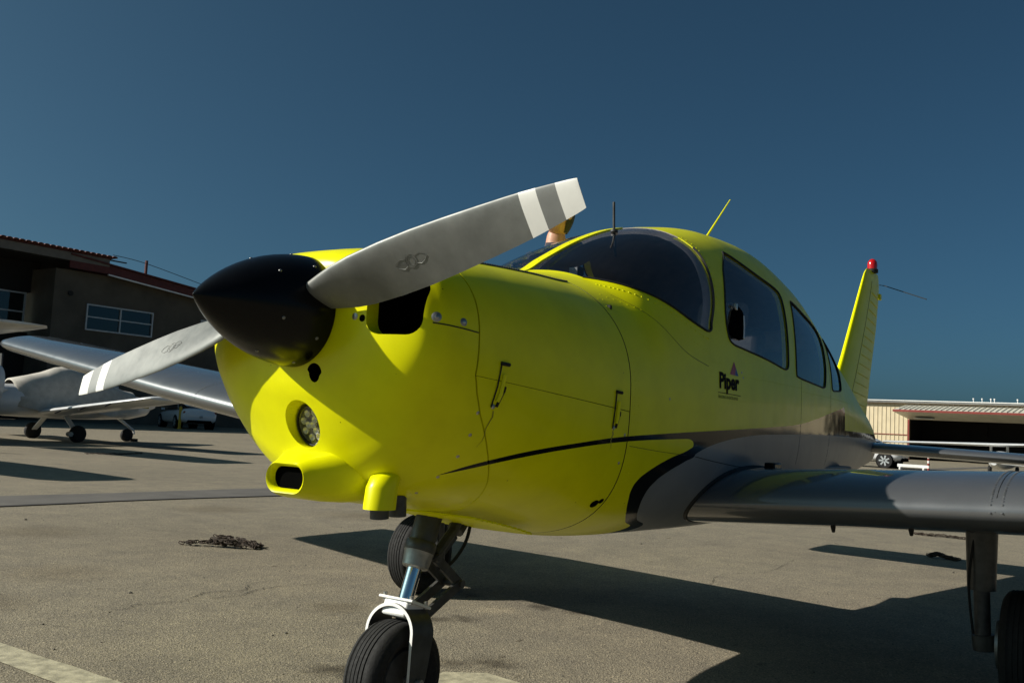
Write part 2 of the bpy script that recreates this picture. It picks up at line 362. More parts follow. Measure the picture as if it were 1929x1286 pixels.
def rawmesh(V, Fc):
    me = bpy.data.meshes.new('raw'); me.from_pydata([tuple(map(float, v)) for v in V], [], Fc); me.update()
    bm = bmesh.new(); bm.from_mesh(me); bmesh.ops.recalc_face_normals(bm, faces=bm.faces); bm.to_mesh(me); bm.free(); return me
def smoothmod(o, lv=2):
    md = o.modifiers.new('sub', 'SUBSURF'); md.levels = lv; md.render_levels = lv; return o

# ---------------------------------------------------------------- the setting: ground
def sheet(name, poly, z, mat, label=None, kind='structure', cat=None):
    o = obj(name, [(x, y, z) for x, y in poly], [tuple(range(len(poly)))], mat, None, False)
    tag(o, label, cat, None, kind); return o
sheet('ground', [(-900, -900), (900, -900), (900, 900), (-900, 900)], 0, 'asphalt', 'sunlit weathered asphalt apron with oil spots')
gx = np.linspace(-40, 90, 260)
gnear = [6.68+.035*math.sin(x*1.7)+.05*math.sin(x*.37)-.02*x/3 for x in gx]
sheet('gutter_strip', [(x, y) for x, y in zip(gx, gnear)]+[(x, 7.62-.03*x/3+.02*math.sin(x*2.3)) for x in gx[::-1]], .004, 'gutter', 'smooth dark concrete drainage strip across the apron')
cr = []
for x, y in zip(gx, gnear): cr.append((x, y-.03-.03*random.random()))
sheet('gutter_joint', cr+[(x, y+.012) for x, y in list(zip(gx, gnear))[::-1]], .008, 'crack', 'dark broken joint along the drainage strip')
sheet('painted_line', [(.435+.01*random.random(), y) for y in np.linspace(-.2, 6.4, 40)]+[(.595-.012*random.random(), y) for y in np.linspace(6.4, -.2, 40)], .004, 'line', 'worn cream tie-down line painted on the asphalt')
sheet('painted_patch', [(1.42, .02), (1.60, -.02), (1.63, .20), (1.52, .33), (1.36, .30)], .0045, 'line', 'pale worn paint patch beside the nose wheel')
def crack(pts, w, name='pavement_crack'):
    p = spl([(x, y, 0) for x, y in pts], 9); L = []; R = []
    for i, q in enumerate(p):
        d = p[min(i+1, len(p)-1)]-p[max(i-1, 0)]; d /= np.linalg.norm(d)+1e-9; nrm = np.array([-d[1], d[0], 0])
        j = .02*np.array([random.uniform(-1, 1), random.uniform(-1, 1), 0]); ww = w*random.uniform(.25, 1)*min(1, 4*i/len(p)+.15, 4*(len(p)-i)/len(p)+.15)
        L.append(q+j+nrm*ww); R.append(q+j-nrm*ww)
    V = L+R; n = len(L)
    o = obj(name, [(v[0], v[1], .004) for v in V], [(i, i+1, n+i+1, n+i) for i in range(n-1)], 'crack', None, False)
    tag(o, None, None, None, 'structure'); return o
crack([(1.16, 2.3), (1.26, 2.12), (1.42, 2.16), (1.6, 2.1), (1.85, 2.2), (2.05, 2.14), (2.2, 2.28), (2.45, 2.3)], .0035)
crack([(1.72, 2.12), (1.9, 2.05), (2.2, 2.12), (2.55, 2.05)], .0035)
crack([(4.2, .4), (4.9, .6), (5.4, .45), (6.3, .55)], .0025)
pb = MB()
for i in range(420):
    d = random.uniform(1.6, 9)**1.0; a = random.uniform(rad(20), rad(88)); x, y = -1.427+d*math.sin(a), -1.989+d*math.cos(a)
    r = random.uniform(.002, .0055) if i > 14 else random.uniform(.008, .012)
    pb.dome((x, y, 0), (random.uniform(-.3, .3), random.uniform(-.3, .3), 1), r, random.uniform(.5, 1.1), 5)
tag(pb.build('loose_grit', 'stone', None, False), 'loose grit and small stones on the apron', None, None, 'stuff')

def chain(name, path, label, jitter=.03, n=46):
    p = spl([(x, y, z) for x, y, z in path], 12); mb = MB()
    seglen = np.cumsum([0]+[np.linalg.norm(p[i+1]-p[i]) for i in range(len(p)-1)])
    for k in range(n):
        s = seglen[-1]*k/(n-1); i = min(np.searchsorted(seglen, s), len(p)-1); q = p[i]; d = p[min(i+1, len(p)-1)]-p[max(i-1, 0)]
        a = math.atan2(d[1], d[0])+random.uniform(-.6, .6); tilt = (k % 2)*1.3+random.uniform(-.3, .3)
        M = Euler((tilt, random.uniform(-.2, .2), a)).to_matrix(); c = Vector((q[0]+random.uniform(-jitter, jitter), q[1]+random.uniform(-jitter, jitter), q[2]*.6+.010+random.uniform(0, .014)))
        pts = []
        for j in range(10):
            t = 2*math.pi*j/10; v = M @ Vector((.016*math.cos(t)+(.007 if math.cos(t) > 0 else -.007), .010*math.sin(t), 0)); w = c+v; w.z = max(w.z, .006); pts.append(w)
        mb.tube(pts+[pts[0]], .004, 5, False)
    o = mb.build(name, 'rust'); tag(o, label, 'chain'); return o
chain('tie_down_chain', [(2.86,3.78,0),(2.92,3.68,.02),(2.97,3.6,.02),(3.02,3.53,.02),(2.98,3.62,.05),(3.0,3.5,.03),(3.06,3.44,.02),(3.1,3.35,0),(3.2,3.42,0),(3.24,3.6,0),(3.27,3.75,0),(3.24,3.9,0)], 'heap of rusty tie-down chain on the asphalt ahead of the yellow nose', .035, 130)
chain('tie_down_chain', [(8.85,15.1,0),(9.0,14.9,.02),(9.2,14.75,.02),(9.6,15.0,0),(10.2,15.3,0)], 'rusty tie-down chain beyond the dark drainage strip', .012, 90)
chain('tie_down_chain', [(7.62,-.22,.0),(7.55,-.26,.03),(7.6,-.3,.04),(7.56,-.35,.02),(7.55,-.45,0)], 'rusty tie-down chain under the silver stabilator', .02, 110)

# ================================================================ THE YELLOW AIRPLANE
ST = np.array([
(.352,.16,1.38,1.10,1.22,2.2,2.2),
(.362,.275,1.395,1.035,1.20,2.4,2.1),
(.380,.352,1.41,.985,1.185,2.5,2.15),
(.410,.418,1.424,.912,1.18,2.6,1.95),
(.435,.442,1.430,.858,1.175,2.65,1.85),
(.460,.460,1.436,.805,1.17,2.7,1.8),
(.520,.479,1.446,.742,1.16,2.7,1.85),
(.600,.491,1.455,.715,1.15,2.7,2.1),
(.800,.517,1.472,.692,1.12,2.6,2.5),
(1.05,.541,1.492,.647,1.10,2.4,2.8),
(1.28,.557,1.508,.596,1.08,2.25,3.0),
(1.42,.563,1.530,.578,1.07,2.3,3.0),
(1.55,.567,1.597,.570,1.07,2.4,3.0),
(1.80,.570,1.718,.562,1.08,2.35,3.0),
(2.05,.571,1.812,.557,1.09,2.35,3.0),
(2.30,.571,1.875,.552,1.10,2.3,3.0),
(2.60,.568,1.924,.550,1.11,2.3,3.0),
(2.95,.558,1.940,.550,1.12,2.3,3.0),
(3.35,.535,1.888,.560,1.12,2.3,3.0),
(3.80,.490,1.762,.580,1.12,2.2,2.8),
(4.30,.425,1.600,.615,1.10,2.1,2.6),
(4.80,.345,1.460,.660,1.08,2.1,2.5),
(5.40,.235,1.320,.720,1.04,2.1,2.4),
(6.00,.125,1.195,.780,1.00,2.1,2.3),
(6.40,.045,1.085,.830,.96,2.1,2.2),
(6.52,.018,1.035,.870,.95,2.0,2.0),
])
def _pchip(x, y):
    h = np.diff(x); d = np.diff(y)/h; mm = np.zeros(len(x))
    for i in range(1, len(x)-1):
        if d[i-1]*d[i] > 0:
            w1 = 2*h[i]+h[i-1]; w2 = h[i]+2*h[i-1]; mm[i] = (w1+w2)/(w1/d[i-1]+w2/d[i])
    mm[0] = d[0]; mm[-1] = d[-1]
    def f(t):
        t = np.clip(np.asarray(t, float), x[0], x[-1]); i = np.clip(np.searchsorted(x, t)-1, 0, len(x)-2); s = (t-x[i])/h[i]
        return y[i]*(1+2*s)*(1-s)**2+mm[i]*h[i]*s*(1-s)**2+y[i+1]*s*s*(3-2*s)+mm[i+1]*h[i]*s*s*(s-1)
    return f
FN = [_pchip(ST[:, 0], ST[:, k]) for k in range(1, 7)]
def sec(x, phi, off=0.):
    w, zt, zb, zm, nu, nl = [float(f(x)) for f in FN]
    c, s = np.cos(phi), np.sin(phi); n = np.where(c >= 0, nu, nl); h = np.where(c >= 0, zt-zm, zm-zb)-off
    y = -(w-off)*np.sign(s)*np.abs(s)**(2/n); z = zm+h*np.sign(c)*np.abs(c)**(2/n)
    return np.stack([np.full(y.shape, x), y, z], -1)
def ival(p):
    x, y, z = p; w, zt, zb, zm, nu, nl = [float(f(x)) for f in FN]
    n, h = (nu, zt-zm) if z >= zm else (nl, zm-zb)
    return abs(y/w)**n+abs((z-zm)/h)**n
def inorm(p):
    e = 1e-4; g = np.array([ival(p+np.eye(3)[k]*e)-ival(p-np.eye(3)[k]*e) for k in range(3)]); return g/(np.linalg.norm(g)+1e-12)
def ysurf(x, z, side=-1):
    w, zt, zb, zm, nu, nl = [float(f(x)) for f in FN]; n, h = (nu, zt-zm) if z >= zm else (nl, zm-zb)
    return side*w*max(0, 1-abs((z-zm)/h)**n)**(1/n)
def zsplit_phi(x, z):                                  # phi on port side where the section reaches height z
    w, zt, zb, zm, nu, nl = [float(f(x)) for f in FN]
    if z >= zm: return math.acos(min(1, ((z-zm)/(zt-zm))**(nu/2)))
    return math.acos(-min(1, ((zm-z)/(zm-zb))**(nl/2)))
def phis(n):                                           # angular samples, denser than uniform at corners
    t = np.linspace(0, 2*np.pi, n, endpoint=False); return t
def solid(x0, x1, nx, nphi, off=0., dist=None):
    xs = dist if dist is not None else np.linspace(x0, x1, nx)
    R = [list(sec(x, phis(nphi), off)) for x in xs]; b = MB(); b.rings(R); return rawmesh(b.V, b.F)
def poly_prism(poly, y0, y1):
    b = MB(); b.prism(poly, 'y', y0, y1); return rawmesh(b.V, b.F)
def ivalA(P):
    w, zt, zb, zm, nu, nl = [f(P[:, 0]) for f in FN]; upm = P[:, 2] >= zm
    n = np.where(upm, nu, nl); h = np.where(upm, zt-zm, zm-zb)
    return np.abs(P[:, 1]/w)**n+np.abs((P[:, 2]-zm)/h)**n
def inormA(P):
    e = 1e-4; g = np.stack([ivalA(P+np.eye(3)[k]*e)-ivalA(P-np.eye(3)[k]*e) for k in range(3)], -1)
    return g/(np.linalg.norm(g, axis=1, keepdims=True)+1e-12)
def getA(seq, attr, n, k=3, dt=np.float32):
    a = np.empty(n*k, dt); seq.foreach_get(attr, a); return a.reshape(n, k).astype(float) if k > 1 else a
def loftnormals(me, outer_mat=0, inner_mat=None, tol=.03, picker=None):
    """smooth analytic normals on the outer skin, flat ones elsewhere"""
    me.update(); nv, npl, nl_ = len(me.vertices), len(me.polygons), len(me.loops)
    co = getA(me.vertices, 'co', nv); C = getA(me.polygons, 'center', npl); NR = getA(me.polygons, 'normal', npl)
    lt = getA(me.polygons, 'loop_total', npl, 1, np.int32); lv = getA(me.loops, 'vertex_index', nl_, 1, np.int32)
    on = (np.abs(ivalA(C)-1) < tol) & (C[:, 0] > ST[0, 0]+.001) & ((inormA(C)*NR).sum(1) > .75)
    VN = inormA(co); rp = np.repeat(np.arange(npl), lt)
    nn = np.where(on[rp][:, None], VN[lv], NR[rp])
    me.polygons.foreach_set('use_smooth', np.ones(npl, bool))
    if inner_mat is not None:
        mi = np.zeros(npl, np.int32)
        for i in np.nonzero(~on)[0]: mi[i] = inner_mat if picker is None else picker(C[i], NR[i])
        me.polygons.foreach_set('material_index', mi)
    me.update(); me.normals_split_custom_set(nn.astype(np.float32).tolist())
PLANE = empty('airplane', (2.79, 0, 0))
tag(PLANE, 'yellow low-wing propeller airplane with black spinner and silver wings', 'airplane')
def addmesh(name, me, mats, parent=PLANE):
    for mm in mats: me.materials.append(MAT[mm])
    o = bpy.data.objects.new(name, me); link(o, parent); return o

# --- window outlines in the side view (x, z)
WS_LOW = [(1.452,1.545),(1.40,1.52),(1.405,1.506),(1.44,1.499),(1.47,1.493),(1.50,1.484),(1.551,1.467),(1.63,1.443),(1.701,1.417),(1.787,1.384),(1.876,1.361),(1.915,1.356),(1.945,1.366)]
WS = [(1.46,1.62),(1.452,1.545),(1.44,1.5),(1.47,1.493),(1.50,1.484),(1.551,1.467),(1.63,1.443),(1.701,1.417),(1.787,1.384),(1.876,1.361),(1.915,1.356),(1.945,1.366),(1.962,1.395),(2.018,1.46),(2.07,1.53),(2.125,1.616),(2.172,1.694),(2.19,1.74),(2.195,1.79),(2.19,1.95),(1.9,1.95),(1.5,1.75)]
WIN1 = spl([(2.435,1.752),(2.47,1.768),(2.588,1.729),(2.718,1.696),(2.88,1.664),(2.912,1.629),(2.877,1.547),(2.833,1.443),(2.801,1.342),(2.785,1.291),(2.74,1.275),(2.60,1.288),(2.471,1.301),(2.236,1.319),(2.135,1.329),(2.098,1.355),(2.107,1.427),(2.167,1.522),(2.295,1.656)], 4, True)
WIN2 = spl([(3.06,1.62),(3.11,1.628),(3.299,1.589),(3.50,1.545),(3.56,1.50),(3.532,1.38),(3.473,1.265),(3.43,1.235),(3.3,1.237),(3.179,1.241),(2.945,1.253),(2.908,1.277),(2.934,1.403),(2.987,1.523)], 4, True)
WIN3 = spl([(3.72,1.50),(3.78,1.505),(3.95,1.43),(4.0,1.36),(3.973,1.297),(3.935,1.25),(3.80,1.238),(3.66,1.236),(3.65,1.28),(3.668,1.36)], 4, True)

# --- main fuselage: solid loft, hollow cabin, window openings cut through
xs = np.concatenate([np.linspace(1.2845, 2.3, 62), np.linspace(2.3, 4.4, 84)[1:], np.linspace(4.4, 6.52, 60)[1:]])
body = solid(0, 0, 0, 120, 0, xs)
cav = solid(1.36, 4.45, 90, 96, .028)
body = boolean(body, cav, 'DIFFERENCE')
for pl in (WS, WIN1, WIN2, WIN3):
    body = boolean(body, poly_prism([(float(a[0]), float(a[1])) for a in pl], -.8, .8), 'DIFFERENCE')
loftnormals(body, 0, 1, .02, lambda c, n: 2 if c[0] < 1.29 else (1 if ival(c) < .93 or c[2] < 1.2 else 0))
addmesh('fuselage', body, ['paint', 'lining', 'seam'])
# panes: windshield halves cut from a thin shell, side panes triangulated on the skin
def ws_pane(poly, y0, y1, name):
    x0 = min(p[0] for p in poly)-.03; x1 = max(p[0] for p in poly)+.03
    sh = boolean(solid(x0, x1, 44, 110, .002), solid(x0-.1, x1+.1, 44, 110, .0055), 'DIFFERENCE')
    r = boolean(sh, poly_prism([(float(q[0]), float(q[1])) for q in poly], y0, y1), 'INTERSECT')
    loftnormals(r, 0, None, .06); addmesh(name, r, ['glass'])
from mathutils.geometry import delaunay_2d_cdt
def side_pane(poly, s):
    poly = [(float(p[0]), float(p[1])) for p in poly]; n = len(poly)
    xs_ = np.arange(min(p[0] for p in poly), max(p[0] for p in poly), .03); zs_ = np.arange(min(p[1] for p in poly), max(p[1] for p in poly), .03)
    pts = [Vector(p) for p in poly]+[Vector((x, z)) for x in xs_ for z in zs_]
    v, e, f, *_ = delaunay_2d_cdt(pts, [(i, (i+1) % n) for i in range(n)], [list(range(n))], 1, 1e-5)
    V = []
    for off in (.003, .0065):
        for q in v:
            p = np.array([q.x, ysurf(q.x, q.y, s), q.y]); V.append(p-inorm(p)*off)
    k = len(v); F_ = [tuple(t) for t in f]+[tuple(i+k for i in t[::-1]) for t in f]
    me = bpy.data.meshes.new('side_window'); me.from_pydata([tuple(p) for p in V], [], F_); me.update()
    bm = bmesh.new(); bm.from_mesh(me); bm.normal_update()
    for fc in bm.faces:
        c = np.array(fc.calc_center_median()); outw = min(x.index for x in fc.verts) < k
        if (inorm(c).dot(np.array(fc.normal)) > 0) != outw: fc.normal_flip()
    bm.to_mesh(me); bm.free()
    for p in me.polygons: p.use_smooth = True
    addmesh('side_window', me, ['glass'])
for s in (-1, 1):
    a, b = (-.8, -.002) if s < 0 else (.002, .8)
    ws_pane(WS, a, b, 'windshield')
    for pl in (WIN1, WIN2, WIN3): side_pane(pl, s)
# seals round the panes
def on_skin(x, z, s, off=.0): 
    p = np.array([x, ysurf(x, z, s), z]); return p+inorm(p)*off
for s in (-1, 1):
    for pl in (WIN1, WIN2, WIN3):
        b = MB(); pts = [on_skin(p[0], p[1], s, .0005) for p in pl]; b.tube(pts+[pts[0]], .0042, 6, False); b.build('window_seal', 'seam', PLANE)
    b = MB(); pts = [on_skin(p[0], p[1], s, .0005) for p in spl(WS[2:18], 4)]; b.tube(pts, .005, 6, False); b.build('windshield_seal', 'seam', PLANE)
for s in (-1, 1):
    R = []
    for p in spl(WS[11:20], 5):
        if p[1] > float(FN[1](p[0]))-.02: break
        row = []
        for dx in (.012, -.02, -.05, -.072):
            x_ = p[0]+dx; z_ = min(p[1]+dx*.25, float(FN[1](x_))-.02); q = np.array([x_, ysurf(x_, z_, s), z_]); row.append(q-inorm(q)*(.012+.004*(dx < -.06)))
        R.append(row)
    MB().rings(R, False, False).build('windshield_inner_trim', 'trim', PLANE, True, 60)
# centre strip of the windshield and retaining strip at its foot
R = []
for x in np.linspace(1.42, 2.16, 26):
    z = float(FN[1](x)); R.append([(x, -.021, z-.004), (x, -.021, z+.004), (x, .021, z+.004), (x, .021, z-.004)])
MB().rings(R).build('windshield_centre_strip', 'yellow', PLANE, True, 30)
b = MB()
for x in np.linspace(1.47, 2.12, 10): b.dome((x, 0, float(FN[1](x))+.004), (-.4, 0, 1), .004, .5)
for s in (-1, 1):
    for p in spl(WS[2:11], 3): 
        q = on_skin(p[0]-.01, p[1]-.03, s); b.dome(q, inorm(q), .0042, .5)
    for p in spl(WS[13:19], 3)[1:]:
        if p[1] < float(FN[1](p[0]+.03))-.01: q = on_skin(p[0]+.03, p[1]+.005, s); b.dome(q, inorm(q), .0042, .5)
    for x in np.linspace(2.0, 4.3, 60): q = on_skin(x, .885-.02*x if x < 3.2 else .82, s); b.dome(q, inorm(q), .0035, .45)
    for z in np.linspace(.86, 1.2, 13):
        for x in (2.98, 3.58): q = on_skin(x, z, s); b.dome(q, inorm(q), .0032, .45)
for s in (-1, 1):
    for x in (1.31, 1.335): 
        for z in np.linspace(.72, 1.40, 26): q = on_skin(x, z, s); b.dome(q, inorm(q), .0028, .4, 6)
    for x in np.linspace(1.36, 2.0, 30): q = on_skin(x, 1.405-.29*(x-1.42) if x < 1.9 else 1.24, s); b.dome(q, inorm(q), .0026, .4, 6)
    for x in np.linspace(2.05, 4.25, 74): q = on_skin(x, 1.205 if x < 3 else 1.19, s); b.dome(q, inorm(q), .0024, .4, 6)
    for x in (4.3, 4.9):
        for z in np.linspace(.8, 1.35 if x < 4.5 else 1.25, 22): q = on_skin(x, z, s); b.dome(q, inorm(q), .0026, .4, 6)
ro = b.build('rivets', 'paint', PLANE); tag(ro, None, None, None, 'stuff')
# panel joints on the fuselage side (thin dark sealant lines sitting on the skin)
def skinline(name, pts, r=.0016, s=-1, mat='seam'):
    p = [on_skin(q[0], q[1], s, -.0004) for q in spl([(a, b, 0) for a, b in pts], 8)]
    MB().tube(p, r, 5, True).build(name, mat, PLANE)
for s in (-1, 1):
    skinline('panel_joint', [(1.42,1.43),(1.53,1.357),(1.687,1.26),(1.877,1.219)], .0012, s)
    skinline('panel_joint', [(1.30,.915),(1.5,.90),(1.72,.888)], .001, s)
    skinline('panel_joint', [(1.797,.883),(2.0,.863),(2.29,.841),(2.697,.826),(3.33,.818)], .0018, s)
    skinline('panel_joint', [(2.98,1.24),(2.985,1.1),(2.98,.85)], .001, s)
    skinline('panel_joint', [(3.6,1.47),(3.6,1.2),(3.59,.84)], .001, s)

# --- cabin contents
bevelled('instrument_panel', [((1.60, 0, 1.30), (.20, .86, .22)), ((1.58, 0, 1.40), (.20, .62, .06))], 'seat', PLANE, .02)
for y in (-.26, .26):
    for x, h in ((2.38, 0), (3.18, -.04)):
        s_ = bevelled('cabin_seat', [((x, y, .98+h), (.46, .42, .13)), ((x+.28, y, 1.22+h), (.11, .42, .48), (0, .2, 0))], 'seat', PLANE, .035, 3)
        bevelled('headrest', [((x+.345, y, 1.52+h), (.07, .24, .13), (0, .2, 0))], 'seatlight', s_, .03, 3)
bevelled('cabin_floor', [((2.8, 0, .80), (2.7, .95, .06))], 'lining', PLANE, .01)
c_ = bevelled('compass', [((1.70, -.075, 1.565), (.045, .05, .055))], 'seat', PLANE, .008)
MB().box((1.674, -.078, 1.565), (.004, .036, .04)).build('compass_card', 'white', c_, False)

# --- cowling: nose bowl (two halves), upper cowl, lower cowl, with open joints
def shellpart(name, xs, zs, upper, mat, n=90, th=.012, gap=.0007):
    """shell between a z split line (both sides) over the top or under the belly"""
    Ro = []; Ri = []
    for x in xs:
        z = zs(x); p = zsplit_phi(x, z); w = float(FN[0](x)); g = gap/w
        ph = np.linspace(-(p-g), p-g, n) if upper else np.linspace(p+g, 2*np.pi-p-g, n)
        Ro.append(sec(x, ph, 0)); Ri.append(sec(x, ph, th))
    V = []; F_ = []; nx = len(xs)
    for A in (Ro, Ri):
        for r in A: V += list(r)
    K = nx*n
    for i in range(nx-1):
        for k in range(n-1):
            a = i*n+k; F_.append((a, a+1, a+n+1, a+n)); F_.append((K+a, K+a+n, K+a+n+1, K+a+1))
    for i in range(nx-1):
        for k in (0, n-1): a = i*n+k; F_.append((a, a+n, K+a+n, K+a))
    for i in (0, nx-1):
        for k in range(n-1): a = i*n+k; F_.append((a, K+a, K+a+1, a+1))
    me = rawmesh(V, F_); loftnormals(me, 0, None, .02); return addmesh(name, me, mat)
BS = [(.2, 1.7), (.555, 1.7), (.555, 1.09), (.575, 1.04), (.606, .987), (.645, .937), (.685, .887), (.728, .838), (.77, .793), (.82, .732), (.875, .68), (.93, .55), (.2, .55)]
BSo = [(x+(.0055 if x > .3 else 0), z) for x, z in BS]
cx = np.linspace(.5605, 1.279, 46)
zcowl = lambda x: 1.088-.086*(x-.55)
shellpart('upper_cowl', cx, zcowl, True, ['paint'])
LC = shellpart('lower_cowl', cx, zcowl, False, ['paint'])
lm = boolean(LC.data, poly_prism(BSo, -.8, .8), 'DIFFERENCE'); loftnormals(lm, 0, None, .02); LC.data = lm
for s in (-1, 1):
    b = MB()
    def topz(x, y):
        w, zt, zb, zm, nu, nl = [float(f(x)) for f in FN]; return zm+(zt-zm)*(1-abs(y/w)**nu)**(1/nu)
    for i, x in enumerate(np.arange(.64, 1.27, .0125)):
        b.tube([(x, s*.30, topz(x, .30)+.001), (x+.0095, s*.30, topz(x+.0095, .30)+.001)], .0042, 6)
    tag(b.build('cowl_hinge', 'gearpaint', PLANE), None, None, None, 'stuff')
# nose bowl: solid, with pockets cut for the cooling inlets, the lamp and a drain hole
nb = np.concatenate([[.352, .3535, .356, .359], np.linspace(.362, .41, 14), np.linspace(.42, .94, 46)])
bowl = boolean(solid(0, 0, 0, 130, 0, nb), poly_prism(BS, -.8, .8), 'INTERSECT')
def rrect(cy, cz, hw, hh, r, n=6):
    o = []
    for sx, sz, a0 in ((1, 1, 0), (-1, 1, 90), (-1, -1, 180), (1, -1, 270)):
        for k in range(n+1):
            a = rad(a0+90*k/n); o.append((cy+sx*(hw-r)+r*math.cos(a), cz+sz*(hh-r)+r*math.sin(a)))
    return o
for s in (-1, 1):
    c = MB().rings([[(x, p[0], p[1]) for p in rrect(s*.337, 1.255, .077, .076, .04)] for x in (.2, .405, .54)]); bowl = boolean(bowl, rawmesh(c.V, c.F), 'DIFFERENCE')
lampc = [(.066*math.cos(2*math.pi*k/40), .938+.074*math.sin(2*math.pi*k/40)) for k in range(40)]
TL = math.tan(rad(16))
c = MB().rings([[(.2, -.006+p[0]*1.06, .936+(p[1]-.938)*.92) for p in lampc], [(.36, -.006+p[0]*1.04, .936+(p[1]-.938)*.90) for p in lampc], [(.459-TL*(p[1]-.938)*.84, -.002+p[0]*.92, .933+(p[1]-.938)*.82) for p in lampc]]); bowl = boolean(bowl, rawmesh(c.V, c.F), 'DIFFERENCE')
c = MB().prism([(-.084+.027*math.cos(2*math.pi*k/20)*(1 if math.sin(2*math.pi*k/20) > 0 else .75), 1.076+.026*math.sin(2*math.pi*k/20)) for k in range(20)], 'x', .2, .5); bowl = boolean(bowl, rawmesh(c.V, c.F), 'DIFFERENCE')
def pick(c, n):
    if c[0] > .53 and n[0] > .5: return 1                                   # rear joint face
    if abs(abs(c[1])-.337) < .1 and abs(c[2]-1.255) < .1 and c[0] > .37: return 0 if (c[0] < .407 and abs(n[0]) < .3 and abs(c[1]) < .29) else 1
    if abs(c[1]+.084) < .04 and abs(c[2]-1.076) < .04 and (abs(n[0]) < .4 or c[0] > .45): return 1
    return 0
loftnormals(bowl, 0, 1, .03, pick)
BOWL = addmesh('nose_bowl', bowl, ['paint', 'dark'])
def bowlline(name, pts, r=.002):
    MB().tube([np.array(p)+inorm(np.array(p, float))*(-.0003) for p in pts], r, 5, True).build(name, 'seam', BOWL)
for s in (-1, 1):
    bowlline('split_joint', [(x, ysurf(x, 1.215-.1*(x-.41), s), 1.215-.1*(x-.41)) for x in np.linspace(.425, .554, 12)], .0022)
    for x, z, r in ((.433, 1.229, .0135), (.503, 1.223, .011)):
        p = on_skin(x, z, s, 0); n_ = inorm(p); MB().dome(p, n_, r, .22, 16).build('fastener', 'steel', BOWL)
        MB().dome(p+n_*r*.2, n_, r*.45, .2, 10).build('fastener_head', 'brass', BOWL)
for p, mt in (((.366, -.222, 1.226), 'brass'), ((.37, -.247, 1.221), 'dark')):
    p = np.array(p); p[0] = .352
    while ival(p) > 1: p[0] += .0004
    MB().dome(p, inorm(p), .010, .2, 14).build('fastener', mt, BOWL)
# inside of the cowl stays dark: engine block
bevelled('engine_block', [((.93, 0, 1.08), (.66, .74, .42)), ((.7, 0, 1.0), (.2, .5, .3))], 'engine', PLANE, .02)
bevelled('firewall', [((1.325, 0, 1.05), (.012, .9, .66))], 'engine', PLANE, .005)
# landing lamp
def lampx(v):                                            # tilt the lamp with the chin
    x, y, z = v; c_, s_ = math.cos(rad(16)), math.sin(rad(16)); return (.441+c_*x-s_*z, y-.004, .934+s_*x+c_*z)
LAMP = MB().lathe([(.012, .0005), (.012, .060), (.004, .060), (.000, .056), (.004, .053), (.007, .0005)], (0, 0, 0)).xform(lampx).build('landing_light', 'lampback', PLANE)
b = MB(); cells = [(0, 0)]+[(.018*math.cos(a), .018*math.sin(a)) for a in np.linspace(0, 2*math.pi, 4)[:-1]]+[(.037*math.cos(a+.3), .037*math.sin(a+.3)) for a in np.linspace(0, 2*math.pi, 9)[:-1]]
for y, z in cells:
    b.lathe([(.0065, .009), (-.001, .0105), (-.0013, .0092), (.0045, .004), (.0045, .0005)], (0, y, z), 'x', 14)
b.xform(lampx).build('led_cell', 'led', LAMP)
MB().lathe([(-.006, .0005), (-.0055, .03), (-.004, .0545), (-.0025, .0545), (-.004, .03), (-.0045, .0005)], (0, 0, 0)).xform(lampx).build('lens', 'lens', LAMP)
MB().lathe([(.000, .055), (-.006, .0555), (-.008, .058), (-.004, .061), (.012, .061)], (0, 0, 0), 'x', 32, False).xform(lampx).build('bezel', 'seam', LAMP)
# chin scoop
def rr3(x, cz, hw, hh, r, cy=0): return [(x, p[0], p[1]) for p in rrect(cy, cz, hw, hh, r, 7)]
sc = MB(); RR = [rr3(.56, .785, .06, .03, .028), rr3(.40, .788, .063, .028, .026), rr3(.366, .788, .066, .031, .030), rr3(.356, .788, .070, .035, .034), rr3(.353, .787, .075, .040, .039), rr3(.358, .787, .079, .044, .043), rr3(.372, .787, .086, .049, .046), rr3(.395, .789, .098, .056, .05), rr3(.43, .793, .122, .066, .055), rr3(.48, .80, .155, .075, .06), rr3(.56, .81, .19, .08, .06)]
SCOOP = sc.rings(RR, False).build('chin_air_scoop', 'yellow', PLANE, True, 60)
MB().prism(rrect(0, .788, .0675, .0325, .031), 'x', .378, .384).build('scoop_screen', 'dark', SCOOP)
# side outlet fairing under the port cheek with stacks below it
RR = []
for z, r, ox in ((.835, .02, .07), (.822, .034, .05), (.805, .040, .02), (.775, .042, .006), (.717, .043, 0)):
    RR.append([(.505+ox+r*1.1*math.cos(t), -.215+r*math.sin(t), z) for t in np.linspace(0, 2*np.pi, 28, endpoint=False)])
MB().rings(RR).build('outlet_fairing', 'yellow', PLANE, True, 50)
for x, y in ((.515, -.205), (.61, -.185)):
    MB().tube([(x, y, .75), (x+.004, y, .69)], .026, 16).build('drain_pipe', 'linkpaint', PLANE)
# belly louvre panel and outlet lip
b = MB()
for x in np.linspace(.86, 1.16, 12): 
    zb = float(FN[2](x)); b.box((x, -.1, zb-.004), (.012, .36, .006), (0, .5, 0))
b.build('belly_louvres', 'yellow', PLANE, False)
